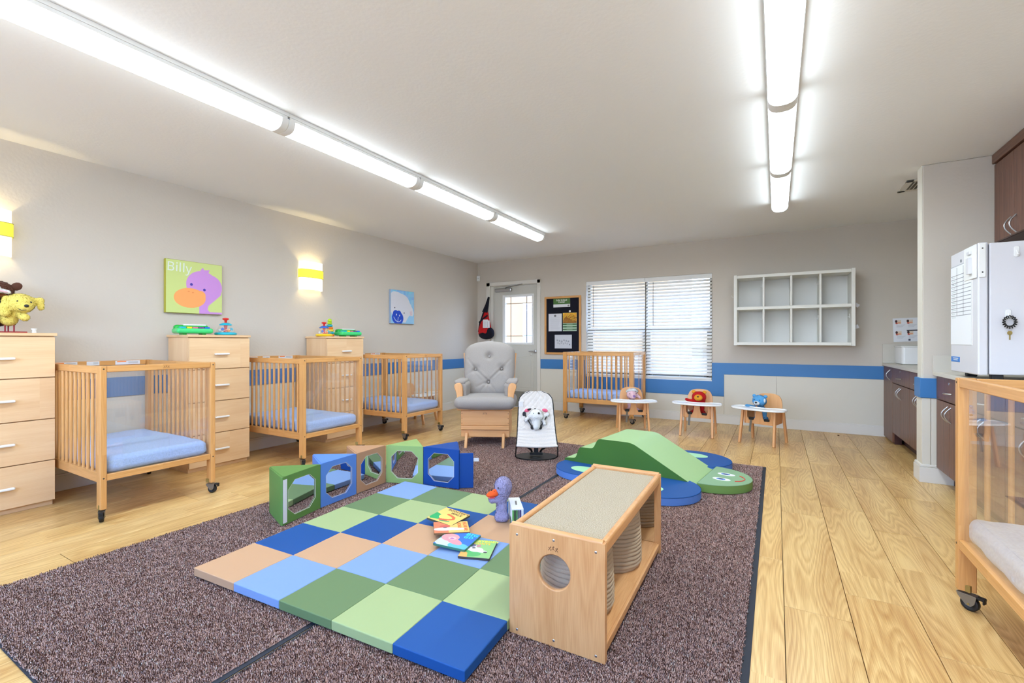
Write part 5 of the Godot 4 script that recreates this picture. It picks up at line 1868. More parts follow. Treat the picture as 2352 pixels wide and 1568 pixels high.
func build_climber() -> void:
	# local x along the slide, local -z across to the far side
	var W := 0.548
	var o := thing("turtle_climber", "green foam turtle climber with steps, slide and blue feet", "climber", Vector3(-1.579, 0.012, -3.66), -0.133)
	var pf := PackedVector2Array()
	var raw := [Vector2(0.0, 0.0), Vector2(1.09, 0.0), Vector2(1.09, 0.028), Vector2(0.625, 0.272), Vector2(0.58, 0.282), Vector2(0.315, 0.277), Vector2(0.272, 0.192), Vector2(0.142, 0.186), Vector2(0.108, 0.088), Vector2(0.0, 0.080)]
	pf = rounded(raw, 0.026, 4)
	part("side_panel", mb().prism(pf, -0.004, 0.0, 0.002), M.vinyl.grass, o)
	part("side_panel", mb().prism(pf, -W, -W + 0.004, 0.002), M.vinyl.grass, o)
	part("top_cover", mb().prism(pf, -W + 0.003, -0.003, 0.0, false, true), M.vinyl.slide, o)
	# head
	var hd := PackedVector2Array()
	for q in ring(1.095, W / 2, 0.31, W / 2, 24, -PI / 2, PI / 2):
		hd.append(q)
	var head := part("head", mb().at(T(Vector3.ZERO, -PI / 2)).prism(hd, 0.0, 0.062, 0.006, false, true), M.vinyl.leaf, o)
	part("head_top", mb().at(T(Vector3.ZERO, -PI / 2)).prism(hd, 0.058, 0.0635, 0.004), M.vinyl.sage, head)
	for s in [-1.0, 1.0]:
		var cy = W / 2 + s * 0.075
		part("eye", mb().at(T(Vector3(0, 0.0635, 0), -PI / 2)).prism(ring(1.215, cy, 0.062, 0.034, 24), 0.0, 0.0012, 0.0), M.white, head)
		part("pupil", mb().at(T(Vector3(0, 0.0647, 0), -PI / 2)).prism(ring(1.21, cy, 0.032, 0.020, 18), 0.0, 0.0008, 0.0), M.vinyl.cobalt, head)
		part("pupil_dot", mb().at(T(Vector3(0, 0.0655, 0), -PI / 2)).prism(ring(1.21, cy, 0.018, 0.011, 14), 0.0, 0.0006, 0.0), M.black, head)
	var sm := []
	for i in 13:
		var a := -0.95 + 1.9 * i / 12.0
		sm.append(Vector3(1.24 + 0.115 * cos(a), 0.0645, -(W / 2 + 0.10 * sin(a))))
	part("smile", mb().tube(sm, 0.0035, 6), M.toy.red, head)
	# four feet
	for q in [[0.86, -0.19, 0.31, 0.285, 1], [0.27, -0.06, 0.27, 0.265, 0], [0.86, W + 0.19, 0.31, 0.285, 1], [0.27, W + 0.06, 0.27, 0.265, 0]]:
		var sg: float = -1.0 if q[1] < W / 2 else 1.0
		var pl := ring(q[0], q[1], q[2], q[3], 40)
		var ft := part("foot", mb().at(T(Vector3(0, 0.0, 0), -PI / 2)).prism(pl, 0.0, 0.055, 0.006, false, true), M.vinyl.cobalt, o)
		part("foot_top", mb().at(T(Vector3(0, 0.0, 0), -PI / 2)).prism(pl, 0.050, 0.0575, 0.005), M.vinyl.blue, ft)
		part("spot", mb().at(T(Vector3(0, 0.0575, 0), -PI / 2)).prism(ring(q[0] - 0.03 if q[4] == 1 else q[0] + 0.02, q[1] + sg * 0.10, 0.125, 0.075, 28), 0.0, 0.001, 0.0), M.vinyl.mint, ft)
		if q[4] == 1:
			part("spot", mb().at(T(Vector3(0, 0.0575, 0), -PI / 2)).prism(ring(q[0] - 0.10, q[1] - sg * 0.06, 0.085, 0.05, 28), 0.0, 0.001, 0.0), M.vinyl.pale_blue, ft)

func build_bench() -> void:
	var o := thing("tunnel_bench", "low maple bench with carpeted top and round hole in its end", "bench", Vector3(-0.683, 0.012, -1.945), deg_to_rad(1.0))
	var hw := 0.1815
	var hl := 0.468
	var H := 0.398
	for s in [-1.0, 1.0]:
		var b := mb()
		var hole := Vector2(-0.004, 0.260)
		var r := 0.060
		# end panel with a round hole, as a ring of quads
		var n := 48
		var outp := []
		var inp := []
		for i in n:
			var a := TAU * i / n + 0.0001
			var d := Vector2(cos(a), sin(a))
			inp.append(hole + d * r)
			var tx := ((hw if d.x > 0 else -hw) - hole.x) / d.x if absf(d.x) > 1e-5 else 1e9
			var ty := ((H if d.y > 0 else 0.0) - hole.y) / d.y if absf(d.y) > 1e-5 else 1e9
			outp.append(hole + d * minf(tx, ty))
		for c in [Vector2(-hw, 0), Vector2(hw, 0), Vector2(hw, H), Vector2(-hw, H)]:
			var best := 0
			for i in n:
				if (outp[i] - c).length() < (outp[best] - c).length():
					best = i
			outp[best] = c
		var zf := 0.011
		var bev := 0.006
		for i in n:
			var j := (i + 1) % n
			for f in [-1.0, 1.0]:
				var nn := Vector3(0, 0, f)
				var ids := []
				for q in [outp[i], outp[j], inp[j] + (inp[j] - hole).normalized() * bev, inp[i] + (inp[i] - hole).normalized() * bev]:
					ids.append(b.p(Vector3(q.x, q.y, f * zf), nn, Vector2(q.x, q.y)))
				b.quad(ids[0], ids[1], ids[2], ids[3])
				var r0 := v3((hole - inp[i]).normalized(), 0.0)
				var r1 := v3((hole - inp[j]).normalized(), 0.0)
				b.quad(ids[3], ids[2], b.p(v3(inp[j], f * (zf - bev)), r1, inp[j]), b.p(v3(inp[i], f * (zf - bev)), r0, inp[i]))
				b.quad(b.p(v3(inp[i], f * (zf - bev)), r0, inp[i]), b.p(v3(inp[j], f * (zf - bev)), r1, inp[j]), b.p(v3(inp[j], 0), r1, inp[j]), b.p(v3(inp[i], 0), r0, inp[i]))
			var mid: Vector2 = (outp[i] + outp[j]) / 2
			var en := Vector3(signf(mid.x), 0, 0) if absf(absf(mid.x) - hw) < 0.001 else Vector3(0, 1 if mid.y > 0.1 else -1, 0)
			b.quad(b.p(v3(outp[i], -zf), en, outp[i]), b.p(v3(outp[j], -zf), en, outp[j]), b.p(v3(outp[j], zf), en, outp[j]), b.p(v3(outp[i], zf), en, outp[i]))
		var e := part("end_panel", b, M.bench, o, Vector3(0, 0, s * (hl - 0.011)))
		# rounded lip along the top edge
		part("top_lip", mb().tube([Vector3(-hw + 0.008, H - 0.002, 0), Vector3(hw - 0.008, H - 0.002, 0)], 0.0115, 10), M.bench, e)
		for q in [[-0.150, 0.366], [0.150, 0.366], [-0.150, 0.018], [0.150, 0.018], [-0.004, 0.374], [-0.004, 0.022]]:
			part("screw", mb().at(T(Vector3(q[0], q[1], s * 0.011), PI / 2 * s)).lathe([Vector2(0.0048, 0.0), Vector2(0.004, 0.0012), Vector2(0.0001, 0.0012)], 10), M.steel, e)
		if s > 0:
			part("porthole_window", mb().prism(ring(hole.x, hole.y, r - 0.001, r - 0.001, 40), -0.002, 0.002, 0.0), M.acrylic, e)
			logo(e, Vector3(-0.006, 0.335, 0.0115), 0.040)
	for s in [-1.0, 1.0]:
		part("top_rail", mb().soft(Vector3(0.024, 0.046, 2 * hl - 0.046), 0.010, Vector3(s * (hw - 0.013), H - 0.022, 0), 3, 1), M.bench, o)
		part("bottom_rail", mb().box(Vector3(0.018, 0.03, 2 * hl - 0.046), Vector3(s * (hw - 0.012), 0.035, 0), 0.005), M.bench, o)
	part("carpet_top", mb().soft(Vector3(2 * hw - 0.05, 0.018, 2 * hl - 0.046), 0.006, Vector3(0, H - 0.018, 0), 2, 1), M.bench_carpet, o)
	part("bottom_shelf", mb().box(Vector3(2 * hw - 0.03, 0.015, 2 * hl - 0.046), Vector3(0, 0.045, 0), 0.001), M.bench, o)
	part("end_mirror", mb().box(Vector3(2 * hw - 0.056, 0.30, 0.004), Vector3(0, 0.205, -hl + 0.025), 0.0), M.mirror, o, Vector3.ZERO, "mirror sheet inside the far end")
	# two rope baskets on the shelf
	var bk := make_basket()
	bk.set_meta("label", "coiled rope basket nearest the round hole, in the bench")
	var f := o.transform
	bk.position = f * Vector3(0.0, 0.0525, 0.250)
	copy(bk, "rope_basket", "coiled rope basket deeper in the bench, holding an orange ball", f * Vector3(0.010, 0.0525, -0.155), 0.6)
	single("toy_ball", mb().ball(Vector3.ZERO, Vector3.ONE * 0.052, 20), plain(rgb(226, 92, 24), 0.35), "orange ball in the deeper rope basket", "ball", f * Vector3(0.035, 0.268, -0.155))
	var dk := thing("toy_case", "dark toy case with yellow edge in the near rope basket", "toy", f * Vector3(0.035, 0.278, 0.235), 0.35)
	part("case", mb().soft(Vector3(0.12, 0.11, 0.10), 0.02, Vector3.ZERO, 3, 1), plain(rgb(40, 46, 52), 0.4), dk)
	part("edge_strip", mb().box(Vector3(0.122, 0.012, 0.103), Vector3(0, 0.032, 0), 0.004), plain(rgb(206, 160, 70), 0.4), dk)

func make_basket() -> Node3D:
	var o := thing("rope_basket", "", "basket", Vector3.ZERO, 0.0, "rope baskets in the bench")
	var n := 15
	for i in n:
		var y := 0.009 + i * 0.0165
		var h := float(i) / (n - 1)
		var r := lerpf(0.134, 0.124, h) + 0.004 * sin(h * 3.0)
		if i == 0:
			r -= 0.008
		var b := mb()
		var pts := []
		for k in 48:
			var a := TAU * k / 48.0
			pts.append(Vector3(r * cos(a), y + 0.002 * sin(a * 3.0 + i), r * sin(a)))
		b.tube(pts, 0.0098, 8, true)
		# twist of the rope
		for k in b.v.size():
			var q := b.v[k]
			var a := atan2(q.z, q.x)
			b.v[k] = q + b.n[k] * 0.0012 * sin(a * 64.0 + b.n[k].y * 2.4)
		part("rope_coil", b, M.rope, o)
	part("floor", mb().lathe([Vector2(0.0001, 0.006), Vector2(0.127, 0.006), Vector2(0.127, 0.014), Vector2(0.0001, 0.014)], 24), M.rope, o)
	return o


# ------------------------------------------------------------------ soft toys, toys, books and small fittings
func face(parent: Node, c: Vector3, bs: Basis, eye: float, dx: float, ey: float, ez: float, m: Material = null) -> void:
	for s in [-1.0, 1.0]:
		part("eye", mb().ball(c + bs * Vector3(s * dx, ey, ez), Vector3.ONE * eye, 8), m if m else M.black, parent)

func build_small() -> void:
	build_chair_plush()
	build_duck_and_books()
	build_dresser_toys()
	build_fittings()

func seat_frame(pos: Vector3, yaw: float) -> Transform3D:
	return Transform3D(Basis(Vector3.UP, yaw), pos)

func build_chair_plush() -> void:
	# pink lamb
	var o := thing("plush_lamb", "pink plush lamb with a white woolly top sitting in the feeding chair", "soft toy", Vector3(-1.52, 0, -5.60), deg_to_rad(22))
	furry("body", mb().blob([[Vector3(0, 0.31, -0.04), Vector3(0.055, 0.075, 0.05)], [Vector3(-0.005, 0.435, -0.02), Vector3(0.062, 0.060, 0.058)], [Vector3(0.0, 0.415, 0.03), Vector3(0.040, 0.032, 0.035)], [Vector3(-0.05, 0.26, 0.0), Vector3(-0.065, 0.25, 0.07), 0.022, 0.020], [Vector3(0.05, 0.26, 0.0), Vector3(0.065, 0.25, 0.07), 0.022, 0.020], [Vector3(0.055, 0.43, -0.02), Vector3(0.085, 0.40, -0.01), 0.018, 0.016]], 0.008, 0.02, 0.002), M.fur_pink, o)
	furry("wool_cap", mb().blob([[Vector3(-0.025, 0.487, -0.02), Vector3(0.032, 0.022, 0.03)], [Vector3(0.02, 0.492, -0.015), Vector3(0.034, 0.024, 0.03)], [Vector3(0.048, 0.478, -0.025), Vector3(0.024, 0.022, 0.024)], [Vector3(-0.055, 0.474, -0.03), Vector3(0.020, 0.016, 0.018)]], 0.007, 0.012, 0.004), M.fur_white, o)
	part("snout", mb().ball(Vector3(0.012, 0.424, 0.058), Vector3(0.018, 0.015, 0.010), 12), plain(rgb(128, 92, 150), 0.8), o)
	part("eye", mb().ball(Vector3(-0.036, 0.452, 0.032), Vector3.ONE * 0.005, 8), M.black, o)
	part("eye", mb().ball(Vector3(0.040, 0.455, 0.030), Vector3.ONE * 0.005, 8), M.black, o)
	# red bear
	o = thing("plush_red_bear", "red hooded plush bear with an orange muzzle in the middle chair", "soft toy", Vector3(-0.79, 0, -5.745), 0.0)
	furry("body", mb().blob([[Vector3(0, 0.31, -0.04), Vector3(0.062, 0.085, 0.055)], [Vector3(0.005, 0.435, -0.03), Vector3(0.078, 0.066, 0.06)], [Vector3(0.0, 0.37, -0.03), Vector3(0.075, 0.05, 0.05)], [Vector3(-0.05, 0.26, 0.0), Vector3(-0.075, 0.25, 0.07), 0.026, 0.024], [Vector3(0.05, 0.26, 0.0), Vector3(0.075, 0.25, 0.07), 0.026, 0.024], [Vector3(-0.06, 0.375, -0.01), Vector3(-0.13, 0.405, 0.01), 0.024, 0.016]], 0.009, 0.022, 0.002), M.fur_red, o)
	furry("muzzle", mb().ball(Vector3(0.005, 0.432, 0.030), Vector3(0.046, 0.038, 0.026), 16), M.fur_orange, o)
	part("nose", mb().ball(Vector3(0.004, 0.446, 0.056), Vector3(0.011, 0.008, 0.006), 10), M.black, o)
	for s in [-1.0, 1.0]:
		part("ear", mb().ball(Vector3(0.005 + s * 0.058, 0.492, -0.035), Vector3(0.024, 0.020, 0.012), 12), M.fur_orange, o)
	# blue bear
	var yb := deg_to_rad(-20)
	o = thing("plush_blue_bear", "sky blue plush bear leaning in the right feeding chair", "soft toy", Vector3(-0.124, 0, -5.635), yb)
	furry("body", mb().blob([[Vector3(-0.03, 0.31, -0.03), Vector3(0.055, 0.085, 0.05)], [Vector3(-0.035, 0.445, 0.0), Vector3(0.070, 0.062, 0.06)], [Vector3(-0.05, 0.26, 0.0), Vector3(-0.055, 0.25, 0.08), 0.024, 0.022], [Vector3(0.03, 0.26, 0.0), Vector3(0.055, 0.25, 0.08), 0.024, 0.022], [Vector3(-0.09, 0.37, 0.0), Vector3(-0.14, 0.392, 0.07), 0.018, 0.015]], 0.008, 0.018, 0.004), M.fur_blue, o)
	for s in [-1.0, 1.0]:
		part("ear", mb().ball(Vector3(-0.035 + s * 0.058, 0.494, -0.01), Vector3(0.020, 0.018, 0.012), 12), M.fur_blue, o)
	furry("muzzle", mb().ball(Vector3(-0.042, 0.424, 0.052), Vector3(0.032, 0.024, 0.018), 14), M.fur_white, o)
	part("nose", mb().ball(Vector3(-0.043, 0.431, 0.070), Vector3(0.014, 0.010, 0.007), 10), M.black, o)
	part("inner_ear", mb().ball(Vector3(0.028, 0.455, 0.028), Vector3(0.010, 0.022, 0.010), 10), M.fur_white, o)
	for q in [-0.068, -0.014]:
		part("eye", mb().ball(Vector3(q, 0.458, 0.053), Vector3(0.010, 0.004, 0.004), 8), plain(rgb(24, 50, 84), 0.5), o)

func book(label: String, pos: Vector3, yaw: float, w: float, d: float, im: Image, edge: Color, tilt := Vector2.ZERO) -> MeshInstance3D:
	var o := single("board_book", mb().at(T(Vector3.ZERO, -PI / 2)).prism(rounded(rect(w, d), 0.008, 3), -0.0055, 0.0055, 0.001), plain(edge, 0.5), label, "book", pos, yaw, "board books on the mat")
	o.rotation = Vector3(tilt.x, yaw, tilt.y)
	var c := part("cover_print", card(w - 0.003, d - 0.003), print_mat(im, 0.35), o, Vector3(0, 0.0059, 0))
	c.rotation.x = -PI / 2
	return o

func build_duck_and_books() -> void:
	var yw := deg_to_rad(20)
	var o := thing("plush_duck", "lavender plush duck with an orange bill standing on the mat", "soft toy", Vector3(-1.366, 0.071, -2.262), yw)
	o.scale = Vector3.ONE * 0.9
	furry("body", mb().blob([[Vector3(0.0, 0.02, 0.0), Vector3(0.0, 0.12, 0.0), 0.036, 0.032], [Vector3(-0.014, 0.012, 0.012), Vector3(0.022, 0.012, 0.014), 0.028, 0.026], [Vector3(0.010, 0.205, 0.0), Vector3(0.056, 0.062, 0.056)], [Vector3(0.004, 0.16, 0.0), Vector3(0.044, 0.05, 0.045)], [Vector3(-0.02, 0.125, 0.02), Vector3(-0.055, 0.128, 0.035), 0.020, 0.022]], 0.0065, 0.02, 0.004), M.fur_lavender, o)
	part("bill", mb().blob([[Vector3(-0.045, 0.166, 0.03), Vector3(0.036, 0.018, 0.030)], [Vector3(-0.062, 0.158, 0.036), Vector3(0.030, 0.011, 0.028)], [Vector3(-0.03, 0.178, 0.03), Vector3(0.020, 0.020, 0.020)]], 0.005, 0.010), M.orange, o)
	part("bill_line", mb().tube([Vector3(-0.090, 0.153, 0.042), Vector3(-0.064, 0.147, 0.066), Vector3(-0.032, 0.150, 0.062)], 0.0025, 5), M.toy.red, o)
	for q in [Vector3(-0.012, 0.208, 0.051), Vector3(-0.042, 0.210, 0.020)]:
		part("eye", mb().ball(q, Vector3(0.005, 0.008, 0.005), 8), M.rubber, o)
	for q in [Vector3(-0.038, 0.186, 0.047), Vector3(-0.060, 0.184, 0.030)]:
		part("nostril", mb().ball(q, Vector3(0.0025, 0.0035, 0.0025), 6), M.black, o)
	# boxed set of little books
	o = thing("book_box", "white slipcase of little books standing beside the plush duck", "box", Vector3(-1.292, 0.056, -2.295), deg_to_rad(36))
	part("case", mb().box(Vector3(0.066, 0.105, 0.19), Vector3(0, 0.0535, 0), 0.002), M.paper, o)
	var cs := [rgb(86, 160, 70), rgb(30, 60, 30), rgb(60, 120, 60), rgb(96, 96, 100), rgb(70, 60, 110), rgb(226, 226, 226)]
	for i in 6:
		part("spine", mb().box(Vector3(0.009, 0.095, 0.004), Vector3(-0.0255 + i * 0.0102, 0.053, 0.0955), 0.001), plain(cs[i], 0.6), o)
	for i in 5:
		part("side_stripe", mb().box(Vector3(0.001, 0.03 + 0.006 * ((i * 3) % 4), 0.006), Vector3(-0.0335, 0.024, 0.02 + i * 0.015), 0.0), plain(cs[i], 0.6), o)
	part("case_figure", mb().bar(Vector3(0.0, 0.1065, 0.03), Vector3(0.004, 0.1065, -0.035), 0.010, 0.0006, 0.0, Vector3.UP), M.dark_steel, o)
	# four board books
	var b4 := img(128, 128, rgb(142, 196, 122))
	dab(b4, Vector2(40, 104), 46, 20, rgb(84, 178, 100))
	fillp(b4, [Vector2(0, 128), Vector2(0, 80), Vector2(30, 100), Vector2(36, 128)], rgb(250, 176, 92))
	for q in [[30, 58, 26, 22, 244, 240, 248], [58, 74, 30, 16, 240, 238, 246], [36, 44, 12, 12, 104, 98, 130], [60, 46, 10, 10, 190, 130, 140], [44, 62, 8, 5, 60, 56, 66], [84, 84, 22, 8, 236, 236, 240], [100, 88, 8, 5, 50, 50, 54]]:
		dab(b4, Vector2(q[0], q[1]), q[2], q[3], rgb(q[4], q[5], q[6]))
	var k := book("green board book with a white cartoon dog, lowest in the pile", Vector3(-1.272, 0.0615, -1.884), deg_to_rad(20), 0.155, 0.195, b4, rgb(70, 60, 60))
	lettering("EVERYBODY", 0.028, plain(rgb(240, 226, 76), 0.5), k, Vector3(0.010, 0.0064, -0.078), Vector3(-PI / 2, 0, 0), true, false, 0.0006)
	lettering("COUNTS", 0.026, plain(rgb(244, 200, 60), 0.5), k, Vector3(0.0, 0.0064, -0.052), Vector3(-PI / 2, 0, 0), true, false, 0.0006)
	var b3 := img(128, 128, rgb(40, 110, 206))
	dab(b3, Vector2(0, 60), 40, 60, rgb(40, 170, 150))
	dab(b3, Vector2(46, 100), 52, 34, rgb(206, 232, 236))
	dab(b3, Vector2(92, 112), 40, 22, rgb(96, 190, 226))
	dab(b3, Vector2(34, 62), 34, 30, rgb(244, 156, 160))
	dab(b3, Vector2(60, 84), 40, 18, rgb(240, 150, 160), 0.4)
	dab(b3, Vector2(44, 66), 16, 12, rgb(246, 190, 186))
	dab(b3, Vector2(44, 68), 8, 6, rgb(180, 110, 170))
	k = book("blue board book with a pink pig, second from the bottom", Vector3(-1.408, 0.0745, -1.896), deg_to_rad(8), 0.18, 0.185, b3, rgb(60, 120, 96), Vector2(0.0, -0.03))
	lettering("BIG", 0.040, plain(rgb(60, 216, 232), 0.5), k, Vector3(0.05, 0.0064, -0.070), Vector3(-PI / 2, 0, 0), true, false, 0.0006)
	lettering("GO", 0.036, plain(rgb(60, 216, 232), 0.5), k, Vector3(0.045, 0.0064, -0.036), Vector3(-PI / 2, 0, 0), true, false, 0.0006)
	var b2 := img(128, 112, rgb(248, 200, 112))
	b2.fill_rect(Rect2i(0, 0, 52, 112), rgb(240, 128, 86))
	dab(b2, Vector2(44, 74), 50, 15, rgb(226, 226, 238))
	dab(b2, Vector2(84, 78), 34, 11, rgb(234, 226, 236))
	dab(b2, Vector2(40, 46), 20, 12, rgb(214, 92, 82))
	dab(b2, Vector2(40, 60), 7, 5, rgb(90, 80, 90))
	k = book("orange and yellow board book with a white animal, second from the top", Vector3(-1.517, 0.0815, -1.988), deg_to_rad(41), 0.188, 0.15, b2, rgb(126, 92, 60), Vector2(0.0, -0.04))
	lettering("HEAR ME", 0.028, plain(rgb(226, 112, 52), 0.5), k, Vector3(0.075, 0.0064, 0.0), Vector3(-PI / 2, -PI / 2, 0), true, false, 0.0006)
	lettering("ROAR", 0.026, plain(rgb(226, 112, 52), 0.5), k, Vector3(0.044, 0.0064, -0.02), Vector3(-PI / 2, -PI / 2, 0), true, false, 0.0006)
	var b1 := img(128, 128, rgb(250, 202, 108))
	fillp(b1, [Vector2(0, 60), Vector2(36, 70), Vector2(52, 110), Vector2(10, 122), Vector2(0, 110)], rgb(30, 168, 96))
	dab(b1, Vector2(62, 76), 34, 26, rgb(254, 226, 110))
	line(b1, [Vector2(54, 52), Vector2(74, 56), Vector2(92, 64), Vector2(98, 78), Vector2(84, 92), Vector2(66, 100)], 13.0, rgb(222, 104, 56))
	dab(b1, Vector2(66, 106), 22, 9, rgb(230, 92, 60))
	line(b1, [Vector2(60, 116), Vector2(96, 104)], 8.0, rgb(60, 150, 96))
	k = book("yellow board book with a rooster, topmost of the pile", Vector3(-1.612, 0.0890, -2.088), deg_to_rad(-3), 0.18, 0.172, b1, rgb(70, 74, 60), Vector2(0.03, -0.05))
	lettering("ROOSTER'S", 0.028, plain(rgb(88, 70, 36), 0.5), k, Vector3(0.016, 0.0064, -0.068), Vector3(-PI / 2, 0, 0), true, false, 0.0006)
	lettering("WALK", 0.028, plain(rgb(88, 70, 36), 0.5), k, Vector3(0.026, 0.0064, -0.040), Vector3(-PI / 2, 0, 0), true, false, 0.0006)

func toy_piano(label: String, pos: Vector3, yaw: float) -> void:
	var o := thing("toy_piano", label, "toy piano", pos, yaw, "green toy pianos on the dressers")
	for x in [-0.07, 0.07]:
		part("foot", mb().box(Vector3(0.03, 0.012, 0.10), Vector3(x, 0.006, 0), 0.003), M.toy.green, o)
	part("body", mb().soft(Vector3(0.265, 0.046, 0.17), 0.021, Vector3(0, 0.034, 0), 4, 2), M.toy.mint, o)
	part("back_hump", mb().soft(Vector3(0.25, 0.05, 0.07), 0.022, Vector3(0, 0.060, -0.045), 4, 2), M.toy.green, o)
	part("panel", mb().soft(Vector3(0.17, 0.014, 0.05), 0.006, Vector3(0.02, 0.084, -0.04), 2, 1), M.toy.white, o)
	var c := ["cyan", "yellow", "pink", "purple", "blue"]
	for i in 5:
		part("key", mb().box(Vector3(0.038, 0.016, 0.07), Vector3(-0.086 + i * 0.043, 0.060, 0.042), 0.003), M.toy[c[i]], o)

func spinner(label: String, pos: Vector3, base: Material, cap: Material) -> void:
	var o := thing("spinning_toy", label, "toy", pos, 0.0, "domed spinning toys on the dressers")
	part("base", mb().lathe([Vector2(0.0001, 0), Vector2(0.078, 0), Vector2(0.088, 0.008), Vector2(0.088, 0.018), Vector2(0.078, 0.026), Vector2(0.0001, 0.028)], 32), base, o)
	var pr := []
	for i in 11:
		var a := PI / 2 * i / 10.0 * 0.86
		pr.append(Vector2(0.074 * cos(a), 0.026 + 0.075 * sin(a)))
	part("dome", mb().lathe(pr, 28), glass(0.10), o)
	part("collar", mb().lathe([Vector2(0.050, 0.090), Vector2(0.048, 0.098), Vector2(0.024, 0.112), Vector2(0.0001, 0.113)], 24), cap, o)
	part("plunger", mb().lathe([Vector2(0.010, 0.108), Vector2(0.011, 0.132), Vector2(0.026, 0.142), Vector2(0.026, 0.150), Vector2(0.015, 0.156), Vector2(0.0001, 0.157)], 20), M.toy.red, o)
	part("spindle", mb().lathe([Vector2(0.020, 0.028), Vector2(0.010, 0.05), Vector2(0.016, 0.09)], 16), M.toy.red, o)
	var c := ["orange", "blue", "white", "yellow", "red", "cyan"]
	for i in 6:
		var a := TAU * i / 6.0
		part("bead", mb().ball(Vector3(0.045 * cos(a), 0.042 + 0.012 * (i % 2), 0.045 * sin(a)), Vector3.ONE * 0.014, 10), M.toy[c[i]], o)

func build_dresser_toys() -> void:
	var top := 1.1412
	toy_piano("green toy piano on the dresser under the duck picture", Vector3(-4.31, top, -2.05), deg_to_rad(80))
	spinner("turquoise domed spinning toy under the duck picture", Vector3(-4.30, top, -2.315), M.toy.cyan, M.toy.cyan)
	toy_piano("green toy piano on the dresser behind the second crib", Vector3(-4.28, top, -3.665), deg_to_rad(84))
	spinner("yellow based spinning toy beside the stacking rings", Vector3(-4.28, top, -3.34), M.toy.yellow, M.toy.blue)
	var o := thing("stacking_rings", "stack of coloured rings behind the yellow spinning toy", "toy", Vector3(-4.37, top, -3.485))
	var c := ["orange", "cyan", "yellow", "orange", "cyan", "lime"]
	for i in 6:
		var r: float = 0.052 - i * 0.005
		part("stacking_ring", mb().lathe([Vector2(0.01, i * 0.027 + 0.001), Vector2(r - 0.008, i * 0.027 + 0.001), Vector2(r, i * 0.027 + 0.008), Vector2(r, i * 0.027 + 0.019), Vector2(r - 0.008, i * 0.027 + 0.026), Vector2(0.01, i * 0.027 + 0.026)], 24), M.toy[c[i]], o)
	part("top_ball", mb().ball(Vector3(0, 0.178, 0), Vector3.ONE * 0.024, 14), M.toy.lime, o)
	# puppets on a red stand
	o = thing("puppet_stand", "red metal stand holding the plush puppets on the left dresser", "stand", Vector3(-4.30, top, -0.92))
	part("base", mb().box(Vector3(0.16, 0.008, 0.22), Vector3(0, 0.004, 0), 0.002), plain(rgb(150, 26, 34), 0.4), o)
	for q in [Vector3(0.03, 0, -0.02), Vector3(0.03, 0, -0.06), Vector3(-0.03, 0, 0.02), Vector3(0.04, 0, 0.05), Vector3(-0.04, 0, -0.05)]:
		part("rod", mb().tube([q, q + Vector3(0, 0.09, 0)], 0.004, 8), plain(rgb(150, 26, 34), 0.4), o)
	# yellow dog: looks toward the room and down to the right
	var yb := deg_to_rad(62)
	o = thing("plush_yellow_dog", "yellow plush dog puppet with floppy ears on the red stand", "soft toy", Vector3(-4.26, top, -0.985), yb)
	furry("body", mb().blob([[Vector3(-0.03, 0.085, 0.0), Vector3(-0.025, 0.15, 0.0), 0.042, 0.046], [Vector3(0.025, 0.19, 0.02), Vector3(0.072, 0.062, 0.064)], [Vector3(0.055, 0.165, 0.06), Vector3(0.040, 0.036, 0.042)], [Vector3(-0.05, 0.16, 0.02), Vector3(-0.03, 0.125, 0.06), 0.026, 0.026], [Vector3(0.02, 0.12, 0.02), Vector3(0.055, 0.098, 0.05), 0.022, 0.024], [Vector3(0.075, 0.215, 0.0), Vector3(0.115, 0.215, 0.0), 0.013, 0.015], [Vector3(0.115, 0.215, 0.0), Vector3(0.118, 0.165, 0.0), 0.015, 0.017], [Vector3(-0.035, 0.215, 0.03), Vector3(-0.04, 0.165, 0.05), 0.020, 0.022]], 0.008, 0.014, 0.003), M.fur_yellow, o)
	part("nose", mb().ball(Vector3(0.075, 0.170, 0.098), Vector3(0.012, 0.010, 0.008), 10), M.black, o)
	for q in [Vector3(0.030, 0.200, 0.080), Vector3(0.085, 0.196, 0.058)]:
		part("eye", mb().ball(q, Vector3.ONE * 0.006, 8), M.rubber, o)
	part("mouth", mb().tube([Vector3(0.035, 0.152, 0.092), Vector3(0.052, 0.142, 0.100), Vector3(0.075, 0.145, 0.098)], 0.0018, 5), M.rubber, o)
	o = thing("plush_brown_bear", "dark brown plush bear puppet behind the yellow dog", "soft toy", Vector3(-4.38, top, -0.93), yb)
	furry("body", mb().blob([[Vector3(0, 0.09, 0), Vector3(0, 0.2, 0), 0.05, 0.05], [Vector3(0.0, 0.275, 0.0), Vector3(0.078, 0.062, 0.065)], [Vector3(0.02, 0.25, 0.045), Vector3(0.04, 0.034, 0.036)]], 0.009, 0.02, 0.003), M.fur_brown, o)
	for q in [Vector3(-0.052, 0.345, 0.0), Vector3(0.088, 0.305, 0.0)]:
		part("ear", mb().ball(q, Vector3(0.026, 0.030, 0.014), 12, Basis(Vector3.BACK, -0.9 if q.x > 0 else 0.1)), M.fur_brown, o)
	face(o, Vector3.ZERO, Basis.IDENTITY, 0.005, 0.03, 0.29, 0.062, M.white)
	furry("muzzle", mb().ball(Vector3(0.03, 0.238, 0.07), Vector3(0.034, 0.024, 0.026), 12), plain(rgb(150, 86, 44), 0.9), o)
	o = thing("plush_white_cow", "white and pink plush animal cut by the left edge", "soft toy", Vector3(-4.29, top, -0.875), yb)
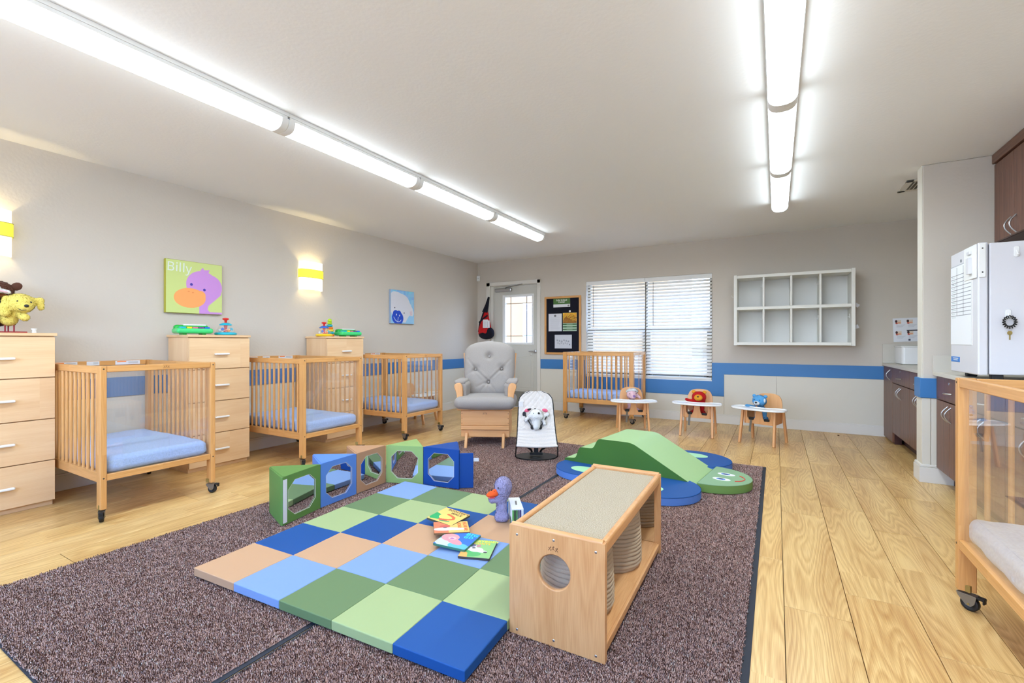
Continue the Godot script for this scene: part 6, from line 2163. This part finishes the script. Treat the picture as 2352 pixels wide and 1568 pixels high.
	furry("body", mb().blob([[Vector3(0, 0.09, 0), Vector3(0, 0.17, 0), 0.045, 0.045], [Vector3(-0.005, 0.265, 0.02), Vector3(0.052, 0.050, 0.05)], [Vector3(0.02, 0.275, 0.0), Vector3(0.085, 0.258, 0.0), 0.016, 0.013], [Vector3(0.02, 0.25, 0.03), Vector3(0.036, 0.215, 0.03), 0.016, 0.014]], 0.008, 0.016, 0.003), M.fur_white, o)
	part("inner_ear", mb().ball(Vector3(0.06, 0.262, 0.012), Vector3(0.030, 0.006, 0.008), 10, Basis(Vector3.BACK, -0.2)), M.fur_pink, o)
	part("shirt", mb().ball(Vector3(0.01, 0.185, 0.01), Vector3(0.06, 0.04, 0.05), 14), M.black, o)
	part("bow", mb().ball(Vector3(-0.03, 0.195, 0.055), Vector3(0.022, 0.016, 0.012), 10), M.fur_red, o)
	part("green_paw", mb().ball(Vector3(-0.03, 0.09, 0.06), Vector3(0.024, 0.020, 0.018), 10), M.toy.mint, o)
	single("spool_cup", mb().lathe([Vector2(0.0001, 0.0), Vector2(0.011, 0.0), Vector2(0.010, 0.018), Vector2(0.015, 0.024), Vector2(0.015, 0.029), Vector2(0.0001, 0.029)], 16), M.white, "tiny white spool on the left dresser top", "spool", Vector3(-4.23, top, -1.063))

func build_fittings() -> void:
	# backpack beside the door
	var o := thing("sling_bag", "red and black sling bag hanging beside the door frame", "bag", Vector3(-4.292, 1.13, ZB + 0.10))
	part("bag_body", mb().blob([[Vector3(-0.005, 0.10, 0.0), Vector3(0.145, 0.10, 0.055)], [Vector3(-0.06, 0.16, 0.0), Vector3(-0.005, 0.46, -0.02), 0.075, 0.030], [Vector3(0.04, 0.12, 0.0), Vector3(0.01, 0.42, -0.02), 0.075, 0.022]], 0.012, 0.03), M.fur_red, o)
	part("bag_base", mb().blob([[Vector3(0.015, 0.075, 0.004), Vector3(0.150, 0.085, 0.064)], [Vector3(0.075, 0.12, 0.01), Vector3(0.088, 0.075, 0.058)]], 0.012, 0.03), M.felt, o)
	part("shoulder_strap", mb().tube([Vector3(-0.02, 0.45, 0.0), Vector3(0.005, 0.58, -0.03), Vector3(0.022, 0.715, -0.06)], [0.048, 0.03, 0.016], 12), M.felt, o)
	part("edge_strap", mb().tube([Vector3(-0.135, 0.12, 0.02), Vector3(-0.10, 0.26, 0.035), Vector3(-0.045, 0.42, 0.02), Vector3(-0.01, 0.55, -0.02)], 0.012, 8), M.felt, o)
	part("cross_strap", mb().tube([Vector3(-0.10, 0.28, 0.05), Vector3(-0.02, 0.34, 0.06), Vector3(0.055, 0.40, 0.03)], 0.014, 8), M.felt, o)
	part("white_tag", mb().box(Vector3(0.135, 0.125, 0.006), Vector3(0.062, 0.245, 0.082), 0.002).box(Vector3(0.10, 0.05, 0.006), Vector3(0.045, 0.30, 0.078), 0.002), M.paper, o)
	for q in [-0.01, 0.035]:
		part("tag_line", mb().box(Vector3(0.003, 0.09, 0.002), Vector3(0.05 + q, 0.245, 0.086), 0.0), M.dark_steel, o)
	part("bag_hook", mb().tube([Vector3(0.022, 0.70, -0.095), Vector3(0.022, 0.70, -0.06), Vector3(0.022, 0.725, -0.055)], 0.005, 6), M.steel, o)
	# alarm sensor in the corner
	o = thing("alarm_sensor", "small white sensor box high in the room corner", "sensor", Vector3(-4.495, 2.18, ZB))
	part("case", mb().soft(Vector3(0.06, 0.095, 0.035), 0.008, Vector3(0, 0, 0.018), 2, 1), M.white, o)
	part("lens", mb().box(Vector3(0.026, 0.006, 0.002), Vector3(0.004, 0.0, 0.036), 0.0), M.dark_steel, o)
	# outlet low on the left wall
	o = thing("wall_outlet", "white power outlet low on the left wall behind the far crib", "outlet", Vector3(XL + 0.008, 0.395, -5.157), PI / 2)
	part("plate", mb().box(Vector3(0.072, 0.118, 0.006), Vector3(0, 0, 0.003), 0.002), M.white, o)
	for y in [-0.026, 0.026]:
		part("socket", mb().prism(rounded(rect(0.034, 0.03, 0, y), 0.01), 0.006, 0.0075, 0.0), M.trim, o)
	single("floor_crumb", mb().ball(Vector3(0, 0.006, 0), Vector3(0.011, 0.006, 0.007), 8), M.mark, "tiny dark crumb on the floor below the wall shelf", "crumb", Vector3(0.62, 0, -6.46))
